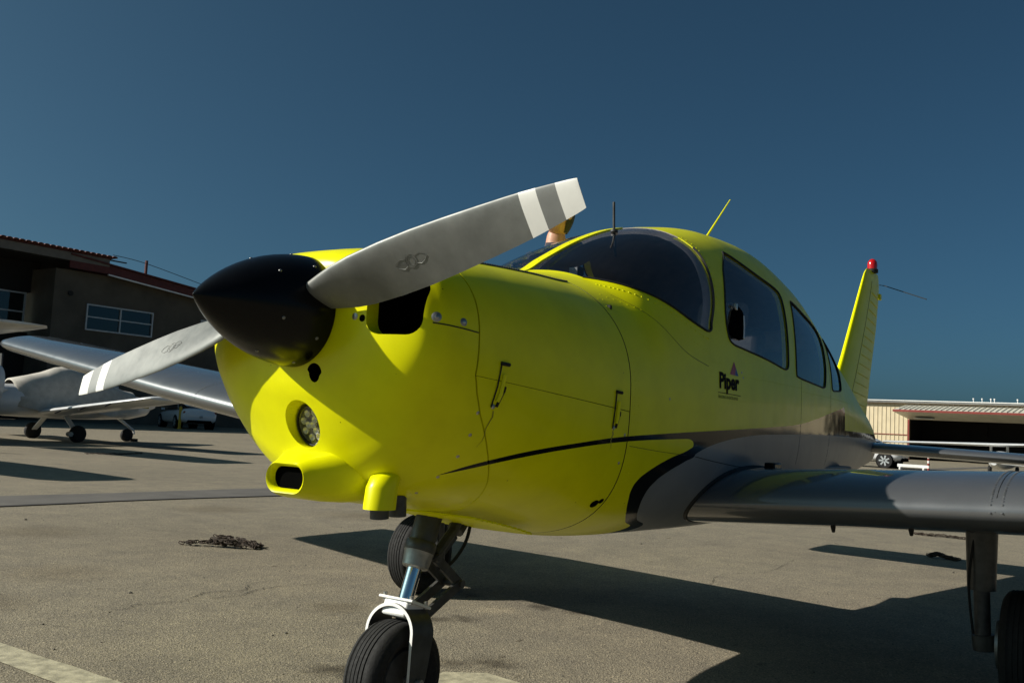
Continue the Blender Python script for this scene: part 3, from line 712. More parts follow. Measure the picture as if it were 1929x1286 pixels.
# cowl latches
for x, z0, z1 in ((.655, 1.127, 1.004), (1.205, 1.084, .965)):
    q = lambda a, z, o=.003: tuple(on_skin(a, z, -1, o))
    Lm = MB().tube([q(x+.005, z0-.03, .0035), q(x, (z0+z1)/2-.02, .004), q(x-.006, z1+.02, .0035)], .0062, 8).build('cowl_latch', 'yellow', PLANE)
    MB().tube([q(x-.012, z0), q(x+.02, z0-.002)], .0055, 6).build('hinge_plate', 'seam', Lm)
    MB().tube([q(x-.010, z0-.004), q(x-.016, z1+.06), q(x-.022, z1+.004)], .0022, 5).build('latch_rod', 'seam', Lm)
    MB().tube([q(x+.012, z0-.062, .004), q(x+.008, z0-.075, .006), q(x+.010, z1+.05, .004), q(x-.004, z1+.006, .003)], .0042, 6).build('latch_spring', 'seam', Lm)
    MB().dome(q(x-.014, z1+.006, 0), (0, -1, 0), .008, .6, 10).build('latch_foot', 'brass', Lm)
for x, z, r in ((1.24, .726, .017), (1.285, .735, .011)):
    p = on_skin(min(x, 1.275) if r > .012 else 1.262, z, -1, 0.0002); MB().dome(p, inorm(p), r, .06, 16).build('drain_opening', 'dark', PLANE)
b = MB()
for x, z in ((.60, .99), (.607, .93), (.612, .87), (.612, .81), (1.262, .95), (1.258, .86), (.62, .76)):
    p = on_skin(x, z, -1); b.dome(p, inorm(p), .0055, .3, 9)
for x, z in ((1.55, 1.08), (2.2, 1.22), (2.215, 1.20)): p = on_skin(x, z, -1); b.dome(p, inorm(p), .005, .3, 9)
tag(b.build('screws', 'brass', PLANE), None, None, None, 'stuff')

for x, z0, L_ in ((.648, .998, .10), (1.19, .96, .06)):
    p = [on_skin(x+.004*math.sin(k*1.7), z0-L_*k/6, -1, .0004) for k in range(7)]
    V = []
    for i, q in enumerate(p): w_ = .0045*(1-i/6.5); V += [q+np.array([-w_, 0, 0]), q+np.array([w_, 0, 0])]
    obj('oil_streak', V, [(2*i, 2*i+1, 2*i+3, 2*i+2) for i in range(6)], 'oil', PLANE, False)
# --- maker's mark on the port side
def text_mesh(s, size, x, z, name, mat, parent, xs=1.0, bold=0.0):
    cu = bpy.data.curves.new('txt', 'FONT'); cu.body = s; cu.size = size; cu.align_x = 'LEFT'; cu.offset = bold; cu.resolution_u = 3
    o = bpy.data.objects.new('txt', cu); COL.objects.link(o); dg = bpy.context.evaluated_depsgraph_get(); dg.update()
    me = bpy.data.meshes.new_from_object(o.evaluated_get(dg)); bpy.data.objects.remove(o)
    bm = bmesh.new(); bm.from_mesh(me); bmesh.ops.triangulate(bm, faces=bm.faces); bmesh.ops.subdivide_edges(bm, edges=[e for e in bm.edges if e.calc_length() > size*.3], cuts=2); bm.to_mesh(me); bm.free()
    for v in me.vertices:
        X, Z = x+v.co.x*xs, z+v.co.y; p = on_skin(X, Z, -1, .0012); v.co = Vector(p)
    me.materials.clear()
    return fin(name, me, mat, parent, False)
def decalpoly(name, pts, mat, parent):
    V = [on_skin(a, c, -1, .0012) for a, c in pts]; return obj(name, V, [tuple(range(len(V)))], mat, parent, False)
text_mesh('Piper', .083, 1.968, 1.147, 'maker_lettering', 'ink', PLANE, 1.12, .0036)
decalpoly('maker_triangle', [(2.122, 1.258), (2.076, 1.204), (2.125, 1.203), (2.137, 1.235)], 'redlogo', PLANE)
decalpoly('maker_triangle', [(2.138, 1.234), (2.126, 1.203), (2.162, 1.202)], 'bluelogo', PLANE)
skinline('maker_rule', [(1.962, 1.128), (2.07, 1.1265), (2.185, 1.125)], .0016, -1, 'ink')
text_mesh('BUILDING ON EXCELLENCE', .0155, 1.962, 1.107, 'maker_motto', 'ink', PLANE, 1.0)

# --- wings
def airfoil(n=34, t=.15, m_=.03, p=.4):
    o = []
    xs = [.5*(1-math.cos(math.pi*i/n)) for i in range(n+1)]
    yt = lambda x: 5*t*(.2969*math.sqrt(x)-.126*x-.3516*x*x+.2843*x**3-.1036*x**4)
    yc = lambda x: m_/p**2*(2*p*x-x*x) if x < p else m_/(1-p)**2*((1-2*p)+2*p*x-x*x)
    for x in xs[::-1]: o.append((x, yc(x)+yt(x)))
    for x in xs[1:-1]: o.append((x, yc(x)-yt(x)))
    return o
AF = airfoil(); AF0 = airfoil(24, .10, 0.0, .4)
def wing(side, dih, name='wing'):
    secs = [(.38, 1.93, 3.60, 1), (.52, 1.94, 3.60, 1), (.8, 1.96, 3.60, 1), (1.1, 1.98, 3.60, 1), (1.5, 1.98, 3.60, 1), (2.2, 1.98, 3.60, 1), (2.95, 1.98, 3.60, 1), (4.0, 2.08, 3.51, 1), (5.28, 2.20, 3.41, 1), (5.36, 2.22, 3.40, .9), (5.40, 2.26, 3.38, .6), (5.42, 2.32, 3.34, .25)]
    R = []
    for y, xl, xt, ts in secs:
        c = xt-xl; z0 = ZW+dih*y; inc = .052
        R.append([(xl+c*a*math.cos(inc), side*y, z0+c*q*ts*.915-c*a*math.sin(inc)) for a, q in AF])
    b = MB().rings(R); return b.build(name, 'silver', PLANE, True, 40)
ZW, DP, DS = .678, .056, .132
PW = wing(-1, DP); SW = wing(1, DS)
def wpt(side, dih, y, frac, upper=True, off=.0):
    xl, xt = (1.98, 3.60) if y >= 1.1 else (1.98-.04*(1.1-y)/.58, 3.60); c = xt-xl
    best = [p for p in (AF[:35] if upper else AF[34:])]; a, q = min(best, key=lambda p: abs(p[0]-frac)); 
    pts = sorted(best); aa = [p[0] for p in pts]; q = float(np.interp(frac, aa, [p[1] for p in pts]))
    z0 = ZW+dih*y; return (xl+c*frac*math.cos(.052), side*y, z0+c*q*.915-c*frac*math.sin(.052)+off)
for side, dih, W_ in ((-1, DP, PW), (1, DS, SW)):
    b = MB()
    for y0 in (1.50, 1.535, 2.62):
        for f in np.concatenate([np.linspace(.0, .05, 9), np.linspace(.06, .55, 34)]):
            p = wpt(side, dih, y0, f); b.dome(p, (-.6 if f < .03 else 0, 0, 1), .0048, .5)
    for y in np.linspace(.75, 5.0, 130):
        for f in (.42, .46):
            if y < 2.9: p = wpt(side, dih, y, f); b.dome(p, (0, 0, 1), .003, .4, 5)
    tag(b.build('rivets', 'silver', W_), None, None, None, 'stuff')
    pts = [wpt(side, dih, 1.515, f, True, .0002) for f in np.linspace(0, .6, 30)]
    MB().tube(pts, .0014, 5).build('skin_joint', 'seam', W_)
    # black root seal
    R = []; pts = []
    for a, q in AF[4:64]:
        c = 3.60-1.94; pts.append((1.94+c*a-.006, side*.0, ZW+dih*.535+c*q*.915-c*a*.052))
    pts = [(x, ysurf(x, min(max(z, .60), 1.5), side)*1.0, z) for x, _, z in pts]
    MB().tube(pts, .011, 6, False).build('root_seal', 'seam', W_)
    for y, f in ((.95, .12), (1.22, .12), (1.62, .10)):
        p = wpt(side, dih, y, f, False, 0); MB().tube([(p[0], p[1], p[2]+.01), (p[0]+.01, p[1], p[2]-.02)], [.012, .006], 8).build('under_wing_drain', 'seam', W_)
    p = wpt(side, dih, 1.72, .25, False); MB().tube([(p[0]+.022*math.cos(a), p[1], p[2]-.018+.022*math.sin(a)) for a in np.linspace(0, 6.28, 14)], .004, 6, False).build('tie_down_ring', 'steel', W_)
    for f in (.32, .60, .66):
        p = wpt(side, dih, .66 if f < .5 else .72, f, True, .004)
# fuel vent blocks / walk pads showing as dark tabs on the port wing
for y, f in ((.62, .30), (1.0, .50), (1.3, .50)):
    p = wpt(-1, DP, y, f, True, .006); bevelled('wing_tab', [(p, (.09, .045, .03))], 'black', PW, .006)

# --- tail
def fincurve(z): return 5.47+(z-1.36)*.75+(.0 if z > 1.5 else 0), None
def vsurf(name, zs, le, te, th, mat, parent, y0=0):
    R = []
    for z in zs:
        a, b_ = le(z), te(z); c = b_-a
        R.append([(a+c*u, y0+c*v*th(z), z) for u, v in AF0])
    return MB().rings(R).build(name, mat, parent, True, 40)
fle = lambda z: float(np.interp(z, [1.0, 1.30, 1.45, 1.6, 2.30, 2.345], [5.15, 5.30, 5.47, 5.60, 6.15, 6.215]))
fte = lambda z: float(np.interp(z, [.95, 1.235, 1.49, 1.71, 1.89, 2.17, 2.28, 2.345], [6.26, 6.29, 6.37, 6.46, 6.53, 6.60, 6.60, 6.56]))
hinge = lambda z: fle(z)+.36*(fte(z)-fle(z))
zz = list(np.linspace(.98, 2.30, 24))+[2.32, 2.337, 2.345]
thf = lambda z: 1.0 if z < 2.3 else (.8 if z < 2.33 else .45)
FIN = vsurf('fin', zz, fle, fte, thf, 'yellow', PLANE)
RUD = MB()
for z in (1.0,): pass
rz = np.linspace(1.12, 2.16, 15)
RUDR = MB().tube([(hinge(z)+.0, -(fte(z)-fle(z))*.0492, z) for z in np.linspace(1.1, 2.25, 24)], .002, 5).build('rudder_gap', 'seam', FIN)
for z in rz:
    for s in (-1, 1):
        pts = []
        for u in np.linspace(.0, 1, 9):
            zc = z-.02*u; x = hinge(zc)+.02+u*(fte(zc)-hinge(zc)-.05); frac = (x-fle(zc))/(fte(zc)-fle(zc)); c = fte(zc)-fle(zc)
            hw = c*5*.10*(.2969*math.sqrt(frac)-.126*frac-.3516*frac**2+.2843*frac**3-.1036*frac**4)
            pts.append((x, s*(hw+.0015), zc))
        MB().tube(pts, [.001]+[.0055]*7+[.001], 6).build('rudder_bead', 'yellow', FIN)
BC = MB().lathe([(2.335, .045), (2.362, .045), (2.366, .038)], (6.385, 0, 0), 'z', 20).build('beacon_base', 'seam', FIN)
MB().lathe([(2.362, .037), (2.40, .039), (2.425, .034), (2.442, .022), (2.449, .004)], (6.385, 0, 0), 'z', 20).build('beacon', 'red', FIN)
MB().tube([(6.61, 0, 2.27), (6.66, -.03, 2.27), (6.35, -.42, 2.10)], .0035, 6).build('whisker_antenna', 'seam', FIN)
bevelled('tail_light_bracket', [((6.62, -.004, 2.17), (.05, .02, .05))], 'yellow', FIN, .006)
def stab(side):
    R = []
    for y, xl, xt, ts in [(.0, 5.93, 6.70, 1), (.5, 5.93, 6.70, 1), (1.2, 5.95, 6.70, 1), (1.75, 5.97, 6.70, 1), (1.88, 6.0, 6.69, .8), (1.94, 6.06, 6.67, .4)]:
        c = xt-xl; R.append([(xl+c*a, side*y, .937+side*.026*y+c*q*ts*1.1) for a, q in AF0])
    return MB().rings(R).build('stabilator', 'silver', PLANE, True, 40)
stab(-1); stab(1)
# antennas
MB().tube([(2.98, -.03, 1.925), (3.33, -.03, 2.235)], [.007, .003], 8).build('whip_antenna', 'yellow', PLANE)
for x, h in ((4.35, .10), (5.1, .10)):
    z = float(FN[1](x)); MB().rings([[(x+c*.055*k-.0, .007*v, z+t*h-.02+0*c) for c, v, k in ((0, 0, 1), (.4, 1, 1), (1, 0, 1), (.4, -1, 1))] if t == 0 else [(x+.035+c*.03, .003*v, z+h) for c, v in ((0, 0), (.4, 1), (1, 0), (.4, -1))] for t in (0, 1)]).build('blade_antenna', 'yellow', PLANE)
pr = np.array([1.978, -.081, 1.785])
OAT = MB().tube([pr+(0.02, 0, -.10), pr+(-.004, .0, .03), pr+(-.012, 0, .125)], .0055, 10).build('temperature_probe', 'linkpaint', PLANE)
MB().lathe([(-.004, .016), (.006, .016), (.008, .008)], pr+(0, 0, .004), 'z', 14).build('probe_washer', 'linkpaint', OAT)
# storm-window vent in the pilot's side window
b = MB(); vp = [(2.209,1.479),(2.257,1.503),(2.291,1.49),(2.305,1.463),(2.243,1.357),(2.095,1.366),(2.172,1.457)]
pts = [on_skin(x, z, -1, .0025) for x, z in spl(vp, 3, True)]; 
VENT = obj('storm_vent', pts, [tuple(range(len(pts)))], 'dark', PLANE, False)
MB().tube([on_skin(x, z, -1, .004) for x, z in ((2.30, 1.46), (2.275, 1.41), (2.246, 1.36))], .0035, 6).build('vent_edge', 'white', VENT)
p = on_skin(2.235, 1.49, -1, .006); bevelled('vent_latch', [(p, (.022, .012, .03))], 'brass', VENT, .004)

# --- propeller and spinner
PROP = empty('propeller', (.297, 0, 1.245)); PROP.parent = PLANE; PROP.matrix_parent_inverse = WM(PLANE).inverted()
tip0, Ls, Rs = .014, .348, .155
prof = [(tip0+Ls*t, Rs*(1-(1-t)**2)**.88) for t in [0.0004, .004, .012, .025, .045, .07, .1, .14, .19, .25, .32, .4, .5, .6, .7, .8, .9, .97, 1]]+[(tip0+Ls+.004, Rs-.004), (tip0+Ls+.004, .05)]
SPIN = MB().lathe(prof, (0, 0, 1.245), 'x', 64).build('spinner', 'black', PROP, True, 50)
b = MB()
def rspin(x): t = (x-tip0)/Ls; return Rs*(1-(1-t)**2)**.88
for xx in (.205, .315):
    for k in range(9 if xx > .3 else 6):
        a = 2*math.pi*(k+.3)/(9 if xx > .3 else 6); r = rspin(xx); b.dome((xx, r*math.cos(a), 1.245+r*math.sin(a)), (-.35, math.cos(a), math.sin(a)), .0048, .5, 9)
tag(b.build('spinner_screws', 'lampback', SPIN), None, None, None, 'stuff')
TH = rad(13.77)
rs_ = [.10, .15, .19, .24, .30, .40, .50, .60, .70, .78, .815, .8601, .90, .9101, .94, .955, .962, .965]
ch_ = [.085, .098, .115, .132, .143, .148, .146, .137, .125, .114, .108, .098, .088, .085, .077, .072, .069, .067]
be_ = [52, 48, 45, 40, 36, 31, 27, 24, 21.5, 19.6, 19, 18.2, 17.4, 17.2, 16.6, 16.3, 16.2, 16.1]
tk_ = [.55, .40, .30, .24, .19, .15, .125, .11, .10, .092, .09, .085, .08, .08, .075, .07, .06, .05]
def blade(sgn):
    ax = np.array([0, -math.cos(TH), math.sin(TH)])*sgn; upv = np.array([0, math.sin(TH), math.cos(TH)])*sgn
    R = []; 
    for r, c, be, tk in zip(rs_, ch_, be_, tk_):
        be = rad(be); ch = np.array([-math.sin(be), 0, 0])+math.cos(be)*upv; nr = np.array([-math.cos(be), 0, 0])-math.sin(be)*upv   # forward face normal
        C = np.array([.297, 0, 1.245])+r*ax; ring = []
        for u, v in AF0:
            ring.append(C+ch*c*(.45-u)+nr*c*(v*tk/.10*(1.0 if v > 0 else .35)))
        R.append(ring)
    b = MB().rings(R); nS = len(AF0)
    me = rawmesh(b.V, b.F)
    for k in ('blade', 'bandwhite', 'bandgrey'): me.materials.append(MAT[k])
    for p in me.polygons:
        r = abs(np.dot(np.array(p.center)-np.array([.297, 0, 1.245]), ax))
        p.material_index = 0 if r < .815 else 1 if r < .86 else 2 if r < .91 else 1
        p.use_smooth = True
    me.set_sharp_from_angle(angle=rad(45))
    o = bpy.data.objects.new('blade', me); link(o, PROP); return o, ax, upv
for sgn in (1, -1):
    BL, ax, upv = blade(sgn)
    # etched maker's emblem on the forward face
    def bp(r, h, off=.0006):                                           # point on the front face, r along, h across chord
        be = rad(np.interp(r, rs_, be_)); c = np.interp(r, rs_, ch_); tk = np.interp(r, rs_, tk_)
        chv = np.array([-math.sin(be), 0, 0])+math.cos(be)*upv; nr = np.array([-math.cos(be), 0, 0])-math.sin(be)*upv
        u = .45-h/c; v = 5*.10*(.2969*math.sqrt(u)-.126*u-.3516*u*u+.2843*u**3-.1036*u**4)
        return np.array([.297, 0, 1.245])+r*ax+chv*h+nr*(c*v*tk/.10+off)
    r0, h0 = .475, -.006
    E_ = MB()
    E_.tube([bp(r0+.017*math.cos(a), h0+.017*math.sin(a)) for a in np.linspace(0, 2*math.pi, 24)], .0005, 4, False)
    E_.tube([bp(r0+.010*math.cos(a), h0+.012*math.sin(a)) for a in np.linspace(0, 2*math.pi, 18)], .0004, 4, False)
    for d in (-1, 1):
        E_.tube([bp(r0+d*a, h0+q) for a, q in ((.016, .009), (.03, .012), (.046, .004), (.05, -.001), (.04, -.010), (.027, -.015), (.015, -.010))], .0005, 4)
    EM = E_.build('maker_emblem', 'etch', BL)
    cu = bpy.data.curves.new('txt', 'FONT'); cu.body = 'SENSE'; cu.size = .0135; to = bpy.data.objects.new('txt', cu); COL.objects.link(to)
    dg = bpy.context.evaluated_depsgraph_get(); dg.update(); me = bpy.data.meshes.new_from_object(to.evaluated_get(dg)); bpy.data.objects.remove(to)
    for v in me.vertices: v.co = Vector(bp(r0-.042+v.co.x, h0-.006+v.co.y))
    me.materials.clear(); fin('emblem_lettering', me, 'etch', BL, False)

# --- landing gear
def wheel(name, c, r, w, parent, rimr=.55):
    x, y, z = c; h = w/2
    prof = [(-h*.55, r*rimr), (-h*.8, r*.60), (-h, r*.74), (-h*.97, r*.86), (-h*.80, r*.95), (-h*.62, r*.985)]
    tread = []
    for k in range(5):
        a = -h*.55+k*h*1.1/5; bb = a+h*1.1/5*.72; rr = r*(1-.012*((k-2)/2)**2)
        tread += [(a, rr), (bb, rr), (bb+.0005, rr-.004), (a+h*1.1/5-.0005, rr-.004)]
    full = prof+tread+[(-a, q) for a, q in prof[::-1]]
    T = MB().lathe(full, c, 'y', 48).build(name, 'rubber', parent, True, 30)
    return T
NG = empty('nose_gear', (.85, 0, .1)); NG.parent = PLANE; NG.matrix_parent_inverse = WM(PLANE).inverted()
wheel('tyre', (.85, 0, .171), .172, .135, NG)
MB().lathe([(-.05, .03), (-.045, .085), (-.03, .095), (.03, .095), (.045, .085), (.05, .03)], (.85, 0, .171), 'y', 24).build('wheel_rim', 'linkpaint', NG)
MB().tube([(.85, -.115, .171), (.85, .115, .171)], .011, 12).build('axle', 'steel', NG)
top, bot = np.array([1.012, 0, .74]), np.array([.862, 0, .33])
ln = lambda t: top+(bot-top)*t
UP = MB().tube([ln(0), ln(.48)], .043, 24).build('strut_housing', 'gearpaint', NG)
MB().tube([ln(.40), ln(.415), ln(.47), ln(.485)], [.047, .051, .051, .047], 24).build('strut_collar', 'gearpaint', NG)
MB().tube([ln(.48), ln(.50), ln(.59), ln(.60)], [.05, .047, .043, .038], 24).build('steering_collar', 'steel', NG)
MB().tube([ln(.58), ln(.86)], .0245, 24).build('oleo_tube', 'chrome', NG)
bevelled('fork_block', [(ln(.90), (.085, .10, .055), (0, rad(20), 0))], 'white', NG, .008)
bevelled('fork_flange', [(ln(.845), (.10, .14, .009), (0, rad(20), 0))], 'white', NG, .003)
for sx in (-1, 1):
    for sy in (-1, 1): q = ln(.835)+np.array([sx*.035, sy*.055, sx*-.012]); MB().tube([q-(0, 0, .012), q+(0, 0, .012)], .007, 6).build('flange_bolt', 'steel', NG)
# the fork: an inverted U of bent plate
cen = ln(.955); path = []
axle = np.array([.85, 0, .171]); wA = .092
crown = ln(.93); dn = axle-crown; 
prof = []
for a in np.linspace(0, math.pi, 25):
    prof.append((wA*math.cos(math.pi-a), .0+.085*math.sin(a)))           # (y, height above spring line)
spring = crown+dn*.30
P_ = [(-wA, -1.0), (-wA, -.6)]+[(y, h) for y, h in prof]+[(wA, -.6), (wA, -1.0)]
R = []
updir = (crown-axle)/np.linalg.norm(crown-axle); fdir = np.array([updir[2], 0, -updir[0]])*-1  # forward
for i, (y, h) in enumerate(P_):
    base = spring+(axle-spring)*(-h) if h < 0 else spring+updir*h
    wd = .05 if h >= 0 else .05-.012*(-h)
    cy, ch = y, h
    d = np.array([0, y, 0]) if h < 0 else np.array([0, y, 0])+updir*max(h, 0)
    nn = np.array([0, math.copysign(1, y), 0]) if h <= 0 else (np.array([0, y/wA, 0])+updir*(h/.085)); nn = nn/np.linalg.norm(nn)
    c0 = np.array([base[0], y, base[2]])
    R.append([c0+fdir*wd+nn*.005, c0+fdir*wd-nn*.005, c0-fdir*wd-nn*.005, c0-fdir*wd+nn*.005])
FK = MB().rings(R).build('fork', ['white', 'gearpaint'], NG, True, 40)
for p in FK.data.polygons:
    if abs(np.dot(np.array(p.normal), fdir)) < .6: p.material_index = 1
# torque links
def plate(name, a, b, w, t, y, mat, parent):
    a = np.array(a); b_ = np.array(b); d = b_-a; d /= np.linalg.norm(d); n_ = np.array([d[2], 0, -d[0]])
    R = [[p+n_*w*s1+np.array([0, y+t*s2, 0]) for s1, s2 in ((-1, -1), (1, -1), (1, 1), (-1, 1))] for p in (a, b_)]
    return MB().rings(R).build(name, mat, parent, False)
A_, B_, C_ = (.985, 0, .525), (1.115, 0, .43), (.915, 0, .335)
for y in (-.036, .036):
    plate('torque_link', A_, B_, .016, .006, y*.9, 'linkpaint', NG); plate('torque_link', B_, C_, .016, .006, y, 'linkpaint', NG)
for p in (A_, B_, C_): MB().tube([(p[0], -.05, p[2]), (p[0], .05, p[2])], .013, 10).build('link_pin', 'linkpaint', NG)
MB().tube([(1.0, -.02, .53), (1.08, -.02, .60), (1.13, -.02, .665)], .018, 10).build('steering_arm', 'linkpaint', NG)
MB().tube([(1.12, .0, .60), (1.15, 0, .63), (1.15, 0, .69)], .03, 10).build('shimmy_damper', 'linkpaint', NG)
MB().tube(spl([(1.0, -.03, .49), (1.07, -.03, .50), (1.14, -.03, .56), (1.165, -.03, .63), (1.16, -.03, .69)], 6), .006, 7).build('hydraulic_hose', 'rubber', NG)
def maingear(side):
    G = empty('main_gear', (2.76, side*1.45, 0)); G.parent = PLANE; G.matrix_parent_inverse = WM(PLANE).inverted()
    wheel('tyre', (2.76, side*1.52, .215), .217, .16, G)
    MB().lathe([(-.05, .03), (-.05, .10), (-.035, .118), (.035, .118), (.05, .10), (.05, .03)], (2.76, side*1.52, .215), 'y', 24).build('wheel_rim', 'linkpaint', G)
    zt = ZW+(DP if side < 0 else DS)*1.38
    MB().tube([(2.72, side*1.365, zt), (2.725, side*1.365, .42)], [.062, .052], 18).build('strut_housing', 'gearpaint', G)
    MB().tube([(2.725, side*1.365, .44), (2.73, side*1.37, .24)], .03, 16).build('oleo_tube', 'linkpaint', G)
    MB().tube([(2.73, side*1.37, .25), (2.735, side*1.375, .19)], .042, 14).build('axle_block', 'gearpaint', G)
    MB().tube([(2.745, side*1.36, .2), (2.76, side*1.60, .215)], .02, 12).build('axle', 'steel', G)
    MB().lathe([(-.006, .05), (-.006, .095), (.006, .095), (.006, .05)], (2.76, side*1.425, .215), 'y', 24).build('brake_disc', 'steel', G)
    plate('torque_link', (2.76, 0, .42), (2.88, 0, .32), .014, .006, side*1.365, 'linkpaint', G); plate('torque_link', (2.88, 0, .32), (2.77, 0, .23), .014, .006, side*1.365, 'linkpaint', G)
    MB().tube(spl([(2.68, side*1.35, .66), (2.66, side*1.33, .45), (2.70, side*1.34, .25)], 6), .005, 6).build('brake_line', 'rubber', G)
maingear(-1); maingear(1)

# ================================================================ PERSON kneeling on the far wing
def person():
    E = empty('person', (3.0, .88, .86)); tag(E, 'person with short dark hair crouched on the far wing behind the windshield', 'person')
    B = lambda *a: (3.0+a[0], .88+a[1], .86+a[2])
    J = {'pel': B(.06, 0, .52), 'waist': B(.03, 0, .72), 'chest': B(.0, -.02, .93), 'neck': B(-.02, -.03, 1.13), 'skull': B(-.03, -.035, 1.22),
         'shl': B(-.15, .04, 1.01), 'shr': B(.15, .04, 1.01), 'ell': B(-.24, .0, .78), 'elr': B(.26, -.03, .78), 'wrl': B(-.20, -.2, .62), 'wrr': B(.2, -.22, .62),
         'hpl': B(-.05, .02, .46), 'hpr': B(.15, .02, .46), 'knl': B(-.10, -.24, .12), 'knr': B(.18, -.2, .12), 'anl': B(-.08, .2, .07), 'anr': B(.18, .22, .07), 'tol': B(-.09, .32, .05), 'tor': B(.19, .34, .05)}
    rd = {'pel': .13, 'waist': .125, 'chest': .14, 'neck': .058, 'skull': .058, 'shl': .07, 'shr': .07, 'ell': .045, 'elr': .045, 'wrl': .032, 'wrr': .032, 'hpl': .1, 'hpr': .1, 'knl': .068, 'knr': .068, 'anl': .042, 'anr': .042, 'tol': .035, 'tor': .035}
    ed = [('pel','waist'),('waist','chest'),('chest','neck'),('neck','skull'),('chest','shl'),('chest','shr'),('shl','ell'),('ell','wrl'),('shr','elr'),('elr','wrr'),('pel','hpl'),('pel','hpr'),('hpl','knl'),('knl','anl'),('anl','tol'),('hpr','knr'),('knr','anr'),('anr','tor')]
    def skin(name, keys, edges, rads, mats, picker=None, parent=E, lv=2):
        idx = {k: i for i, k in enumerate(keys)}
        me = bpy.data.meshes.new(name); me.from_pydata([keys[k] for k in keys], [(idx[a], idx[b]) for a, b in edges], [])
        o = bpy.data.objects.new('tmp', me); COL.objects.link(o); o.modifiers.new('s', 'SKIN'); sm = o.modifiers.new('u', 'SUBSURF'); sm.levels = lv; sm.render_levels = lv
        for k, i in idx.items(): me.skin_vertices[0].data[i].radius = (rads[k], rads[k])
        me.skin_vertices[0].data[0].use_root = True
        dg = bpy.context.evaluated_depsgraph_get(); dg.update(); r = bpy.data.meshes.new_from_object(o.evaluated_get(dg)); bpy.data.objects.remove(o)
        for mm in mats: r.materials.append(MAT[mm])
        for p in r.polygons:
            p.use_smooth = True
            if picker: p.material_index = picker(p.center)
        q = bpy.data.objects.new(name, r); link(q, parent); return q
    def pk(c):
        z = c.z-.86
        if z > 1.12: return 0
        if z < .53 and abs(c.x-3.05) < .3 and not (c.y < .72 and z > .5): return 2
        return 1
    skin('body', J, ed, rd, ['skin', 'shirt', 'trouser'], pk)
    for s, w in ((-1, 'wrl'), (1, 'wrr')):                 # hands: palm and five fingers
        W0 = np.array(J[w]); K = {'w': tuple(W0)}; rr = {'w': .03}; e = []
        pm = W0+np.array([0, -.05, -.01]); K['p'] = tuple(pm); rr['p'] = .036; e.append(('w', 'p'))
        for i, (dx, l) in enumerate(((-.03, .07), (-.01, .085), (.01, .08), (.03, .065))):
            a = pm+np.array([dx, -.035, 0]); c = a+np.array([dx*.2, -l*.5, -.01]); d = c+np.array([0, -l*.35, -.03])
            for k, p, r in (('a', a, .011), ('c', c, .0095), ('d', d, .008)): K[f'{k}{i}'] = tuple(p); rr[f'{k}{i}'] = r
            e += [('p', f'a{i}'), (f'a{i}', f'c{i}'), (f'c{i}', f'd{i}')]
        a = pm+np.array([-s*.035, .0, .0]); d = a+np.array([-s*.02, -.035, -.01]); K['t0'] = tuple(a); K['t1'] = tuple(d); rr['t0'] = .012; rr['t1'] = .0095; e += [('p', 't0'), ('t0', 't1')]
        skin('hand', K, e, rr, ['skin'], None, E, 1)
    # head: ellipsoid shaped with brow, nose, jaw; hair cap and ears
    hc = np.array(B(-.04, -.05, 1.285)); yawp = math.atan2(.35, -.93)
    f = np.array([math.cos(yawp), math.sin(yawp), -.12]); f /= np.linalg.norm(f); l = np.cross([0, 0, 1], f); l /= np.linalg.norm(l); u = np.cross(f, l)
    def hp(a, b, sc=1.0):                                   # a azimuth from the face, b elevation
        x, y, z = math.cos(b)*math.cos(a), math.cos(b)*math.sin(a), math.sin(b)
        X, Y, Z = .098*x, .076*y, .120*z
        if z < 0: k = 1+.28*z*(1 if x < .2 else .6); Y *= k; X *= (1+.12*z) if x > 0 else (1+.25*z)
        if x > .75 and abs(y) < .25 and -.35 < z < .12: X += .022*math.exp(-(y/.10)**2)*math.exp(-((z+.18)/.14)**2)
        if x > .6: X -= .007*math.exp(-((abs(y)-.38)/.14)**2-((z-.06)/.10)**2)
        if x > .7: X -= .004*math.exp(-(y/.3)**2-((z+.42)/.03)**2)
        return hc+sc*(X*f+Y*l+Z*u)
    R = [[hp(a, b) for a in np.linspace(-math.pi, math.pi, 48, endpoint=False)] for b in np.linspace(-1.52, 1.52, 34)]
    H = MB().rings(R).build('head', 'skin', E, True, 80)
    for s in (-1, 1):
        MB().dome(hc+.083*f*1.0+s*.030*l+.008*u, f, .012, .4, 10).build('eye', 'white', H)
        MB().tube([hc+.09*f+s*(.015)*l+.027*u, hc+.088*f+s*.03*l+.032*u, hc+.08*f+s*.045*l+.027*u], .004, 6).build('eyebrow', 'hair', H)
        ep = [hc-.008*f+s*.074*l+(.03*math.sin(t))*u+(-.018*math.cos(t)-.006)*f+s*.008*l for t in np.linspace(0, 6.28, 14)]
        MB().tube(ep, .007, 6, False).build('ear', 'skin', H)
    MB().tube([hc+.094*f+s*.022*l-.052*u for s in (-1, 0, 1)], .005, 6).build('mouth', 'redlogo', H)
    Rh = []
    for b_ in np.linspace(-1.0, 1.5, 22):
        row = []
        for a in np.linspace(-math.pi, math.pi, 48, endpoint=False):
            fr = abs(a); lim = .50 if fr < .9 else (.50-(fr-.9)*1.2 if fr < 1.6 else -.95)
            bb = max(b_, lim); row.append(hp(a, bb, 1.07+.012*math.sin(a*9)+.01*random.random()))
        Rh.append(row)
    MB().rings(Rh, False).build('hair', 'hair', H, True, 60)
person()

